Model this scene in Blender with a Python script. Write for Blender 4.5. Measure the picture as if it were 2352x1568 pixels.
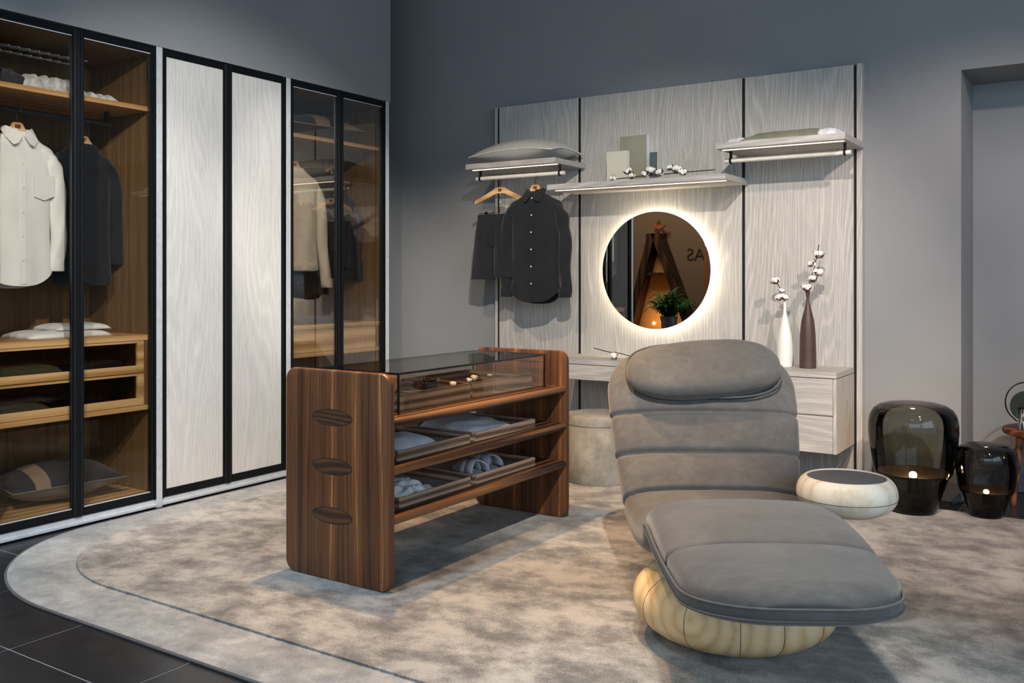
import bpy, bmesh, math, random
from mathutils import Vector, Matrix, noise as mnoise

# ------------------------------------------------------------------ scene, camera, light
S = bpy.context.scene
for _o in list(bpy.data.objects):
    bpy.data.objects.remove(_o)
R = math.radians
PI = math.pi
YAW = 0.5814
cam_d = bpy.data.cameras.new('camera')
cam = bpy.data.objects.new('camera', cam_d)
S.collection.objects.link(cam)
cam.location = (0, 0, 1.25)
cam.rotation_euler = (R(90), 0, YAW)
cam_d.sensor_width = 36
cam_d.sensor_fit = 'HORIZONTAL'
cam_d.lens = 2140.65 * 36 / 2352
cam_d.shift_y = -(784 - 639.2) / 2352
cam_d.clip_start = 0.05
S.camera = cam

S.view_settings.view_transform = 'Standard'
S.view_settings.look = 'None'
S.view_settings.gamma = 1
S.view_settings.use_curve_mapping = False
S.view_settings.exposure = 0.38
S.cycles.max_bounces = 10
S.cycles.transparent_max_bounces = 24
S.cycles.caustics_reflective = False
S.cycles.caustics_refractive = False
S.cycles.sample_clamp_indirect = 6

W = bpy.data.worlds.new('world')
S.world = W
W.use_nodes = True
W.node_tree.nodes['Background'].inputs[0].default_value = (0.72, 0.86, 1.0, 1)
W.node_tree.nodes['Background'].inputs[1].default_value = 0.53


def lamp(name, kind, loc, target, power, color, **kw):
    d = bpy.data.lights.new(name, kind)
    o = bpy.data.objects.new(name, d)
    S.collection.objects.link(o)
    o.location = loc
    dirv = Vector(target) - Vector(loc)
    o.rotation_euler = dirv.to_track_quat('-Z', 'Y').to_euler()
    d.energy = power
    d.color = color
    for k, v in kw.items():
        setattr(d, k, v)
    return o


COOL = (0.66, 0.84, 1.0)
NEUT = (1.0, 0.92, 0.83)
WARM = (1.0, 0.58, 0.26)
# cool soft fill added behind and beside the camera, like window light
lamp('front_fill', 'AREA', (1.2, -3.2, 2.6), (-1.6, 2.2, 0.3), 68, COOL, shape='RECTANGLE', size=4.5, size_y=2.2)
lamp('side_fill', 'AREA', (3.1, 1.2, 2.2), (-3.0, 2.6, 1.6), 55, COOL, shape='RECTANGLE', size=3.5, size_y=2.2)
# ceiling spots
lamp('spot_wall', 'SPOT', (-0.4, 1.0, 3.5), (-2.65, 5.65, 0.45), 560, (1.0, 0.89, 0.77), spot_size=R(44), spot_blend=0.6, shadow_soft_size=0.035)
lamp('spot_wall_end', 'SPOT', (0.9, 2.2, 3.5), (-0.8, 5.7, 0.55), 400, (1.0, 0.80, 0.70), spot_size=R(50), spot_blend=0.6, shadow_soft_size=0.06)
lamp('spot_corner', 'SPOT', (-2.6, 2.3, 3.5), (-4.2, 5.7, 0.3), 150, (1.0, 0.74, 0.52), spot_size=R(44), spot_blend=0.7, shadow_soft_size=0.06)
lamp('spot_wardrobe', 'SPOT', (-0.9, 1.3, 3.4), (-4.4, 3.7, 1.2), 400, (1.0, 0.95, 0.90), spot_size=R(42), spot_blend=0.6, shadow_soft_size=0.06)
lamp('spot_shirt', 'SPOT', (-1.6, 0.2, 3.3), (-4.5, 2.5, 1.15), 400, NEUT, spot_size=R(38), spot_blend=0.5, shadow_soft_size=0.05)
lamp('spot_island', 'SPOT', (-2.95, 3.42, 3.6), (-2.78, 3.45, 0.0), 430, WARM, spot_size=R(58), spot_blend=0.6, shadow_soft_size=0.04)
lamp('spot_aisle', 'SPOT', (-2.0, 3.1, 3.6), (-1.85, 3.0, 0.0), 230, WARM, spot_size=R(44), spot_blend=0.6, shadow_soft_size=0.08)
lamp('spot_lounge', 'SPOT', (-1.0, 2.1, 3.6), (-0.85, 2.55, 0.4), 360, NEUT, spot_size=R(40), spot_blend=0.9, shadow_soft_size=0.12)
lamp('spot_sweater', 'SPOT', (-2.0, 2.9, 3.1), (-4.6, 4.6, 1.45), 110, NEUT, spot_size=R(34), spot_blend=0.6, shadow_soft_size=0.05)
lamp('mirror_view_fill', 'AREA', (-5.6, 0.6, 3.6), (-5.6, -1.4, 1.2), 140, (1.0, 0.88, 0.72), shape='RECTANGLE', size=1.2, size_y=0.8)  # unseen area light added to brighten what the mirror shows
lamp('spot_lamps', 'SPOT', (0.2, 3.6, 3.5), (-0.3, 4.9, 0.0), 180, WARM, spot_size=R(50), spot_blend=0.6, shadow_soft_size=0.06)
lamp('spot_rug_edge', 'SPOT', (-2.6, 0.6, 3.5), (-2.9, 2.1, 0.0), 300, COOL, spot_size=R(60), spot_blend=0.8, shadow_soft_size=0.2)


# ------------------------------------------------------------------ helpers
def hexc(h):
    h = h.lstrip('#')
    out = []
    for i in (0, 2, 4):
        c = int(h[i:i + 2], 16) / 255
        out.append(c / 12.92 if c <= 0.04045 else ((c + 0.055) / 1.055) ** 2.4)
    return (*out, 1)


class NT:
    def __init__(self, name):
        self.m = bpy.data.materials.new(name)
        self.m.use_nodes = True
        self.t = self.m.node_tree
        self.b = self.t.nodes['Principled BSDF']
        self.out = self.t.nodes['Material Output']

    def n(self, kind, **kw):
        nd = self.t.nodes.new(kind)
        for k, v in kw.items():
            setattr(nd, k, v)
        return nd

    def l(self, a, b):
        self.t.links.new(a, b)

    def math(self, op, a, b=None, c=None):
        nd = self.n('ShaderNodeMath', operation=op)
        for i, v in enumerate((a, b, c)):
            if v is None:
                continue
            if isinstance(v, (int, float)):
                nd.inputs[i].default_value = v
            else:
                self.l(v, nd.inputs[i])
        return nd.outputs[0]

    def coords(self):
        return self.n('ShaderNodeTexCoord').outputs['Object']

    def mapping(self, v, scale=(1, 1, 1), loc=(0, 0, 0), rot=(0, 0, 0)):
        nd = self.n('ShaderNodeMapping')
        nd.inputs['Scale'].default_value = scale
        nd.inputs['Location'].default_value = loc
        nd.inputs['Rotation'].default_value = rot
        self.l(v, nd.inputs['Vector'])
        return nd.outputs[0]

    def noise(self, v, scale, detail=3, rough=0.55, dist=0):
        nd = self.n('ShaderNodeTexNoise')
        nd.inputs['Scale'].default_value = scale
        nd.inputs['Detail'].default_value = detail
        nd.inputs['Roughness'].default_value = rough
        nd.inputs['Distortion'].default_value = dist
        if v is not None:
            self.l(v, nd.inputs['Vector'])
        return nd.outputs['Fac']

    def ramp(self, f, stops):
        nd = self.n('ShaderNodeValToRGB')
        el = nd.color_ramp.elements
        while len(el) < len(stops):
            el.new(0.5)
        for e, (p, c) in zip(el, stops):
            e.position = p
            e.color = c if not isinstance(c, str) else hexc(c)
        self.l(f, nd.inputs[0])
        return nd.outputs[0]

    def mix(self, f, a, b, mode='MIX'):
        nd = self.n('ShaderNodeMix', data_type='RGBA', blend_type=mode)
        for sock, v in ((nd.inputs[0], f), (nd.inputs[6], a), (nd.inputs[7], b)):
            if isinstance(v, (int, float)):
                sock.default_value = v
            elif isinstance(v, str):
                sock.default_value = hexc(v)
            elif isinstance(v, tuple):
                sock.default_value = v
            else:
                self.l(v, sock)
        return nd.outputs[2]

    def bump(self, h, strength=0.2, dist=0.002):
        nd = self.n('ShaderNodeBump')
        nd.inputs['Strength'].default_value = strength
        nd.inputs['Distance'].default_value = dist
        self.l(h, nd.inputs['Height'])
        self.l(nd.outputs[0], self.b.inputs['Normal'])

    def col(self, c):
        if isinstance(c, str):
            self.b.inputs['Base Color'].default_value = hexc(c)
        else:
            self.l(c, self.b.inputs['Base Color'])

    def set(self, **kw):
        for k, v in kw.items():
            self.b.inputs[k.replace('_', ' ')].default_value = v


def plain(name, color, rough=0.5, metal=0.0, vary=0.04, scale=30, spec=0.5):
    """colour with a slight procedural variation"""
    t = NT(name)
    c = hexc(color)
    lo = tuple(x * (1 - vary * 2) for x in c[:3]) + (1,)
    hi = tuple(min(1, x * (1 + vary * 2)) for x in c[:3]) + (1,)
    f = t.noise(t.coords(), scale, 3)
    t.col(t.ramp(f, [(0.3, lo), (0.7, hi)]))
    t.set(Roughness=rough, Metallic=metal)
    t.b.inputs['Specular IOR Level'].default_value = spec
    return t.m


def cloth(name, color, rough=0.9, weave=500, bump=0.25, mott=0.06, mscale=14, sheen=0.15):
    t = NT(name)
    v = t.coords()
    c = hexc(color)
    lo = tuple(x * (1 - mott * 2.5) for x in c[:3]) + (1,)
    hi = tuple(min(1, x * (1 + mott * 2.5)) for x in c[:3]) + (1,)
    f = t.noise(v, mscale, 4, 0.6)
    t.col(t.ramp(f, [(0.3, lo), (0.7, hi)]))
    t.set(Roughness=rough)
    t.b.inputs['Sheen Weight'].default_value = sheen
    t.b.inputs['Specular IOR Level'].default_value = 0.25
    t.bump(t.noise(v, weave, 2), bump, 0.001)
    return t.m


def wood(name, axis, cols, freq=9, amp=5, fibre=70, ring_w=0.5, stretch=0.10, rough=0.5, bump=0.12, seed=0.0, low=2.0, spec=0.4, sharp=1.0):
    """grain along `axis`; cols = dark, mid, light"""
    t = NT(name)
    v = t.coords()
    sc = [1, 1, 1]
    i = 'XYZ'.index(axis)
    sc[i] = stretch
    mv = t.mapping(v, tuple(sc), (seed, seed * 1.7, seed * 0.6))
    sep = t.n('ShaderNodeSeparateXYZ')
    t.l(mv, sep.inputs[0])
    others = [sep.outputs[k] for k in range(3) if k != i]
    across = t.math('ADD', others[0], t.math('MULTIPLY', others[1], 0.83))
    n1 = t.noise(mv, low, 2, 0.5)
    ph = t.math('ADD', t.math('MULTIPLY', across, freq), t.math('MULTIPLY', n1, amp))
    ring = t.math('POWER', t.math('MULTIPLY_ADD', t.math('SINE', t.math('MULTIPLY', ph, 6.283)), 0.5, 0.5), sharp)
    sc2 = list(sc)
    sc2[i] = stretch * 0.30
    mv2 = t.mapping(v, tuple(sc2), (seed, 0, seed))
    n2 = t.noise(mv2, fibre, 4, 0.65)
    f = t.math('ADD', t.math('MULTIPLY', ring, ring_w), t.math('MULTIPLY', n2, 1 - ring_w))
    t.col(t.ramp(f, [(0.27, cols[0]), (0.5, cols[1]), (0.75, cols[2])]))
    t.set(Roughness=rough)
    t.b.inputs['Specular IOR Level'].default_value = spec
    t.bump(f, bump, 0.0015)
    return t.m


def pane(name, tint, refl=1.5, rough=0.0, boost=1.0):
    """thin sheet of tinted glass: tinted transmission plus a fresnel reflection"""
    t = NT(name)
    t.t.nodes.remove(t.b)
    tr = t.n('ShaderNodeBsdfTransparent')
    tr.inputs[0].default_value = tint
    gl = t.n('ShaderNodeBsdfGlossy')
    gl.inputs['Roughness'].default_value = rough
    gl.inputs['Color'].default_value = (1, 1, 1, 1)
    fr = t.n('ShaderNodeFresnel')
    fr.inputs[0].default_value = refl
    f = t.math('MULTIPLY', fr.outputs[0], boost)
    mx = t.n('ShaderNodeMixShader')
    t.l(f, mx.inputs[0])
    t.l(tr.outputs[0], mx.inputs[1])
    t.l(gl.outputs[0], mx.inputs[2])
    t.l(mx.outputs[0], t.out.inputs[0])
    return t.m


def blown(name, thin, thick, refl=1.5):
    """blown glass: the wall looks denser where it is seen edge-on"""
    t = NT(name)
    t.t.nodes.remove(t.b)
    lw = t.n('ShaderNodeLayerWeight')
    lw.inputs[0].default_value = 0.22
    c = t.mix(lw.outputs['Facing'], thin, thick)
    tr = t.n('ShaderNodeBsdfTransparent')
    t.l(c, tr.inputs[0])
    gl = t.n('ShaderNodeBsdfGlossy')
    gl.inputs['Roughness'].default_value = 0.02
    fr = t.n('ShaderNodeFresnel')
    fr.inputs[0].default_value = refl
    mx = t.n('ShaderNodeMixShader')
    t.l(fr.outputs[0], mx.inputs[0])
    t.l(tr.outputs[0], mx.inputs[1])
    t.l(gl.outputs[0], mx.inputs[2])
    t.l(mx.outputs[0], t.out.inputs[0])
    return t.m


def emit(name, color, strength):
    t = NT(name)
    t.t.nodes.remove(t.b)
    e = t.n('ShaderNodeEmission')
    e.inputs[0].default_value = color
    e.inputs[1].default_value = strength
    t.l(e.outputs[0], t.out.inputs[0])
    return t.m


# ------------------------------------------------------------------ materials
M = {}
t = NT('wall_paint')
v = t.coords()
t.col(t.ramp(t.noise(v, 1.6, 4), [(0.3, '#83878a'), (0.7, '#8a8d90')]))
t.set(Roughness=0.85)
t.bump(t.noise(v, 160, 2), 0.05, 0.001)
M['wall'] = t.m
M['ceil'] = plain('ceiling_paint', '#595d62', 0.9)
M['tile'] = plain('black_tile', '#1f2226', 0.3, vary=0.12, scale=9)
M['grout'] = plain('grout', '#85898c', 0.9)
M['skirt'] = plain('skirting_paint', '#6d7178', 0.6)
oakc = ('#9c9b98', '#b3b1ad', '#cccac6')
M['oakZ'] = wood('bleached_oak_upright', 'Z', oakc, freq=42, amp=34, fibre=190, ring_w=0.16, stretch=0.13, rough=0.6, low=2.4, sharp=3.0)
M['oakX'] = wood('bleached_oak_level', 'X', oakc, freq=30, amp=24, fibre=150, ring_w=0.17, stretch=0.13, rough=0.6, seed=3.3, low=2.4, sharp=2.5)
doorc = ('#bdbcba', '#cfcecb', '#dcdbd8')
M['oakdoor'] = wood('pale_oak_door', 'Z', doorc, freq=42, amp=34, fibre=190, ring_w=0.12, stretch=0.15, rough=0.5, seed=7.0, low=1.9, sharp=2.5)
honey = ('#b08754', '#cca26a', '#e0bb86')  # oak lightened to carry the spotlight on drawers and shelf edges
M['honeyY_lit'] = wood('honey_oak_lit', 'Y', honey, freq=14, amp=4, fibre=90, stretch=0.1, rough=0.5, seed=1.0)
M['honeyZ_shaded'] = wood('honey_oak_shaded', 'Z', ('#5e4930', '#755c3c', '#8a7049'), freq=16, amp=6, fibre=120, ring_w=0.12, stretch=0.06, rough=0.55, seed=2.0)  # same oak darkened, shade of the wardrobe interior put into the colour
M['walnutY'] = wood('walnut_level', 'Y', ('#2c1c14', '#4e3524', '#7e5736'), freq=20, amp=6, fibre=80, stretch=0.10, rough=0.42, seed=5.0)
M['traywoodX'] = wood('tray_walnut_ends', 'X', ('#574438', '#806a5b', '#a88f7c'), freq=34, amp=6, fibre=150, stretch=0.10, rough=0.5, seed=9.0)
M['traywood'] = wood('tray_walnut', 'Y', ('#574438', '#806a5b', '#a88f7c'), freq=34, amp=6, fibre=150, stretch=0.10, rough=0.5, seed=8.0)
# walnut of the end panels: broad dark and honey stripes of the glued staves
t = NT('walnut_upright')
v = t.coords()
mv = t.mapping(v, (1, 1, 0.10))
sep = t.n('ShaderNodeSeparateXYZ')
t.l(mv, sep.inputs[0])
wob = t.noise(mv, 5, 3, 0.55)
ax = t.math('ADD', sep.outputs[0], t.math('MULTIPLY', t.math('SUBTRACT', wob, 0.5), 0.10))
cmb = t.n('ShaderNodeCombineXYZ')
t.l(ax, cmb.inputs[0])
band = t.noise(cmb.outputs[0], 15, 4, 0.62)
ph = t.math('ADD', t.math('MULTIPLY', ax, 62), t.math('MULTIPLY', wob, 3))
ring = t.math('MULTIPLY_ADD', t.math('SINE', ph), 0.5, 0.5)
fib = t.noise(t.mapping(v, (1, 1, 0.03)), 150, 4, 0.65)
f = t.math('ADD', t.math('MULTIPLY', band, 0.82), t.math('ADD', t.math('MULTIPLY', ring, 0.03), t.math('MULTIPLY', fib, 0.15)))
t.col(t.ramp(f, [(0.35, '#1f140e'), (0.43, '#3b2519'), (0.50, '#573722'), (0.56, '#75492a'), (0.63, '#b98750')]))
t.set(Roughness=0.4)
t.bump(fib, 0.1, 0.001)
M['walnutZ'] = t.m
# turned light wood of the lounger base and the side table: rings of a whole log
def logwood(name, off, rot, cols, wsc=9):
    t = NT(name)
    v = t.coords()
    mv = t.mapping(v, (1, 1, 1), off, rot)
    n1 = t.noise(v, 5, 3, 0.5)
    wv = t.n('ShaderNodeTexWave', wave_type='RINGS', rings_direction='Y')
    wv.inputs['Scale'].default_value = wsc
    wv.inputs['Distortion'].default_value = 2.2
    wv.inputs['Detail'].default_value = 2
    wv.inputs['Detail Scale'].default_value = 1.2
    t.l(mv, wv.inputs['Vector'])
    fib = t.noise(t.mapping(v, (1, 0.1, 1), (0, 0, 0), rot), 60, 3)
    f = t.math('ADD', t.math('MULTIPLY', wv.outputs['Fac'], 0.6), t.math('MULTIPLY', fib, 0.4))
    t.col(t.mix(t.math('MULTIPLY', n1, 0.6), t.ramp(f, [(0.16, cols[0]), (0.34, cols[1]), (0.8, cols[2])]), cols[1]))
    t.set(Roughness=0.5)
    t.bump(f, 0.08, 0.001)
    return t.m
M['ash'] = logwood('turned_ash', (0.05, 0.1, -0.10), (0.15, 0, 0.35), ('#b99868', '#cdb286', '#dac59d'), 6.5)
M['ashpale'] = logwood('turned_pale_ash', (0.05, 0.1, -0.45), (0.1, 0, 1.2), ('#d2bf9c', '#eadfca', '#f2eadb'), 6)
M['tenonwood'] = wood('tenon_end_grain', 'X', ('#33211a', '#432c1e', '#563a26'), freq=40, amp=12, fibre=120, stretch=0.4, rough=0.45, seed=4.0)
M['teak'] = wood('stool_teak', 'X', ('#4a2716', '#6b3b22', '#88512f'), freq=14, amp=4, fibre=80, rough=0.45)
M['hanger'] = wood('hanger_beech', 'X', ('#b98d58', '#d3a871', '#e2bf8c'), freq=14, amp=3, fibre=90, rough=0.45)
M['black'] = plain('black_metal', '#191c1f', 0.38, 0.6)
M['gunmetal'] = plain('gunmetal', '#3b4046', 0.35, 0.7)
M['alu'] = plain('pale_aluminium', '#cdd2d8', 0.32, 0.25)
M['chrome'] = plain('chrome', '#d8dadc', 0.12, 1.0)
M['brass'] = plain('dark_brass', '#46361f', 0.45, 0.8)
M['gap'] = plain('shadow_gap_black', '#0c0d0e', 0.8)
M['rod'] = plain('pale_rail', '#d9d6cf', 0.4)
M['smoke'] = pane('bronze_glass', (0.905, 0.885, 0.86, 1), 1.5, boost=0.36)
M['drawerglass'] = pane('dark_glass', (0.74, 0.71, 0.67, 1), 1.5, boost=0.5)
M['caseglass'] = pane('smoked_case_glass', (0.80, 0.78, 0.75, 1), 1.75, boost=0.8)
M['caseside'] = pane('smoked_case_side', (0.91, 0.88, 0.83, 1), 1.45, boost=0.16)
M['caseedge'] = plain('glass_edge', '#101618', 0.15)
M['clear'] = pane('clear_glass', (0.93, 0.95, 0.95, 1), 1.5)
M['balloon'] = blown('smoked_blown_glass', (0.52, 0.53, 0.50, 1), (0.34, 0.35, 0.34, 1), 1.5)
M['balloondark'] = blown('dark_blown_glass', (0.33, 0.34, 0.34, 1), (0.20, 0.205, 0.21, 1), 1.5)
M['led'] = emit('led_warm', (1.0, 0.80, 0.56, 1), 3.2)
M['halo'] = emit('mirror_light', (1.0, 0.84, 0.60, 1), 27)
M['bulb'] = emit('bulb', (1.0, 0.66, 0.30, 1), 220)
M['bulbsmall'] = emit('bulb_small', (1.0, 0.60, 0.25, 1), 200)
t = NT('mirror_silver')
t.col('#9a958e')
t.set(Metallic=1.0, Roughness=0.01)
M['mirror'] = t.m
# nubuck of the lounger
t = NT('grey_nubuck')
v = t.coords()
n1 = t.noise(v, 5, 5, 0.62)
n2 = t.noise(t.mapping(v, (1, 2.5, 1)), 26, 4, 0.6)
f = t.math('ADD', t.math('MULTIPLY', n1, 0.6), t.math('MULTIPLY', n2, 0.4))
t.col(t.ramp(f, [(0.32, '#494949'), (0.5, '#555453'), (0.68, '#636160')]))
t.set(Roughness=0.72)
t.b.inputs['Sheen Weight'].default_value = 0.25
t.b.inputs['Specular IOR Level'].default_value = 0.3
t.bump(t.math('ADD', t.math('MULTIPLY', n2, 1.0), t.math('MULTIPLY', t.noise(v, 300, 2), 0.25)), 0.25, 0.004)
M['nubuck'] = t.m
M['piping'] = cloth('grey_piping', '#565656')
# rug
def rugmat(name, a, b, c, pile):
    t = NT(name)
    v = t.coords()
    n1 = t.noise(t.mapping(v, (1, 1.3, 1)), 3.3, 6, 0.66, 0.15)
    n2 = t.noise(v, 11, 5, 0.66, 0.25)
    n3 = t.noise(v, 170, 3, 0.8)
    f = t.math('ADD', t.math('MULTIPLY', n1, 0.52), t.math('ADD', t.math('MULTIPLY', n2, 0.30), t.math('MULTIPLY', n3, pile)))
    t.col(t.ramp(f, [(0.42, a), (0.54, b), (0.66, c)]))
    t.set(Roughness=0.95)
    t.b.inputs['Sheen Weight'].default_value = 0.3
    t.b.inputs['Specular IOR Level'].default_value = 0.15
    t.bump(t.math('ADD', n3, t.math('MULTIPLY', n2, 1.5)), 0.9, 0.006)
    return t.m
M['pile'] = rugmat('rug_pile', '#3c3c3b', '#666664', '#a3a3a1', 0.36)
M['border'] = rugmat('rug_border', '#6a6e71', '#8d9192', '#b3b6b7', 0.26)
M['binding'] = cloth('rug_binding', '#4c4d4f')
# plaster stool
t = NT('mottled_plaster')
v = t.coords()
t.col(t.ramp(t.noise(v, 8, 6, 0.65), [(0.3, '#7d7a72'), (0.5, '#97948b'), (0.7, '#b1aea5')]))
t.set(Roughness=0.8)
t.bump(t.noise(v, 40, 4), 0.3, 0.003)
M['plaster'] = t.m
M['white_cloth'] = cloth('white_cotton', '#e6ebea', bump=0.08, mott=0.02, mscale=6)
M['cream_knit'] = cloth('cream_knit', '#ddd3bf', weave=350, bump=0.4, mott=0.03)
M['black_cloth'] = cloth('black_cotton', '#1d2024', mott=0.08, mscale=6)
M['navy_cloth'] = cloth('charcoal_wool', '#20242b', mott=0.08)
M['grey_cloth'] = cloth('grey_blue_cotton', '#c6cad3', mott=0.05, mscale=9)
M['lace_cloth'] = cloth('pale_scarf', '#e4e8ed', mott=0.08, mscale=40)
M['felt'] = cloth('grey_felt', '#b0b4bf', mott=0.04)
M['felt_edge'] = cloth('pale_felt_edge', '#d4d8e0')
M['linen'] = cloth('pale_linen', '#b9bab4', weave=260, bump=0.5, mott=0.05, mscale=120)
M['linen_edge'] = cloth('linen_trim', '#dcdad2')
M['denim'] = cloth('denim', '#5f6d80', mott=0.1, mscale=60)
M['fur'] = cloth('silver_fur', '#b7c0c0', weave=90, bump=1.0, mott=0.14, mscale=40, sheen=0.4)
M['darkfur'] = cloth('dark_fur', '#2b3034', weave=90, bump=1.0)
M['slate_cloth'] = cloth('dark_slate_cushion', '#2d3138', mott=0.05)
M['tan_cloth'] = cloth('tan_cushion_band', '#8f7c66', mott=0.05)
M['greige_cloth'] = cloth('greige_cushion', '#74716a', weave=260, bump=0.5, mott=0.06)
M['olive_cloth'] = cloth('olive_folded', '#7d806a', mott=0.06)
M['cotton'] = cloth('cotton_boll', '#f1efe9', weave=160, bump=0.6, mott=0.02, sheen=0.3)
M['husk'] = plain('boll_husk', '#5a3d2b', 0.8, vary=0.15)
M['twig'] = plain('twig', '#2f231c', 0.8, vary=0.1)
M['white_vase'] = plain('white_porcelain', '#e9e8e3', 0.35, vary=0.01)
M['brown_vase'] = plain('brown_ceramic', '#4a3730', 0.5, vary=0.06, scale=14)
M['paper'] = plain('ivory_book_cloth', '#cdc9ba', 0.7, vary=0.04, scale=200)
M['page'] = plain('book_pages', '#dfe4e6', 0.8)
M['canvas'] = plain('olive_canvas', '#8f8f7e', 0.75, vary=0.05, scale=6)
M['slatebox'] = plain('slate_frame', '#4e5a63', 0.6)
M['traylining'] = cloth('tray_lining', '#3c3b3a')
M['inset'] = cloth('dark_inset', '#4f494b', mott=0.05)
M['cable'] = plain('black_cable', '#101112', 0.5)
M['pearl'] = plain('shell_button', '#d8d6ce', 0.25)
M['leaf'] = plain('fern_green', '#2f6b33', 0.5, vary=0.2, scale=20)
M['potm'] = plain('zinc_pot', '#9aa7ad', 0.35, 0.5)
M['darkwood'] = wood('dark_frame_wood', 'Z', ('#1c110a', '#301c10', '#4a2b17'), rough=0.5)
M['signblack'] = plain('sign_black', '#1a1614', 0.5)
M['brownwall'] = plain('brown_wall_paint', '#6a5847', 0.8)

COL = S.collection
WORLDROOT = {}


def tag(o, label=None, cat=None, group=None, kind=None):
    if label:
        o['label'] = label
    if cat:
        o['category'] = cat
    if group:
        o['group'] = group
    if kind:
        o['kind'] = kind
    return o


def thing(name, label, cat, loc=(0, 0, 0), rot=(0, 0, 0), group=None, world=True):
    """Empty at a thing's base.  world=True: its parts are given in room coordinates."""
    o = bpy.data.objects.new(name, None)
    o.empty_display_size = 0.05
    COL.objects.link(o)
    o.location = loc
    o.rotation_euler = rot
    WORLDROOT[o] = world
    return tag(o, label, cat, group)


def attach(o, p):
    if p is None:
        return o
    o.parent = p
    if WORLDROOT.get(p):
        o.matrix_parent_inverse = Matrix.Translation(-Vector(p.location))
    return o


def link(name, me, mat, parent=None):
    o = bpy.data.objects.new(name, me)
    if mat is not None and not me.materials:
        me.materials.append(M[mat] if isinstance(mat, str) else mat)
    COL.objects.link(o)
    return attach(o, parent)


def mesh(name, verts, faces, mat, parent=None, smooth=False, sub=0):
    me = bpy.data.meshes.new(name)
    me.from_pydata([tuple(p) for p in verts], [], faces)
    bm = bmesh.new()
    bm.from_mesh(me)
    bmesh.ops.recalc_face_normals(bm, faces=bm.faces)
    bm.to_mesh(me)
    bm.free()
    if smooth:
        me.polygons.foreach_set('use_smooth', [True] * len(me.polygons))
    o = link(name, me, mat, parent)
    if sub:
        md = o.modifiers.new('sub', 'SUBSURF')
        md.levels = md.render_levels = sub
    return o


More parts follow.
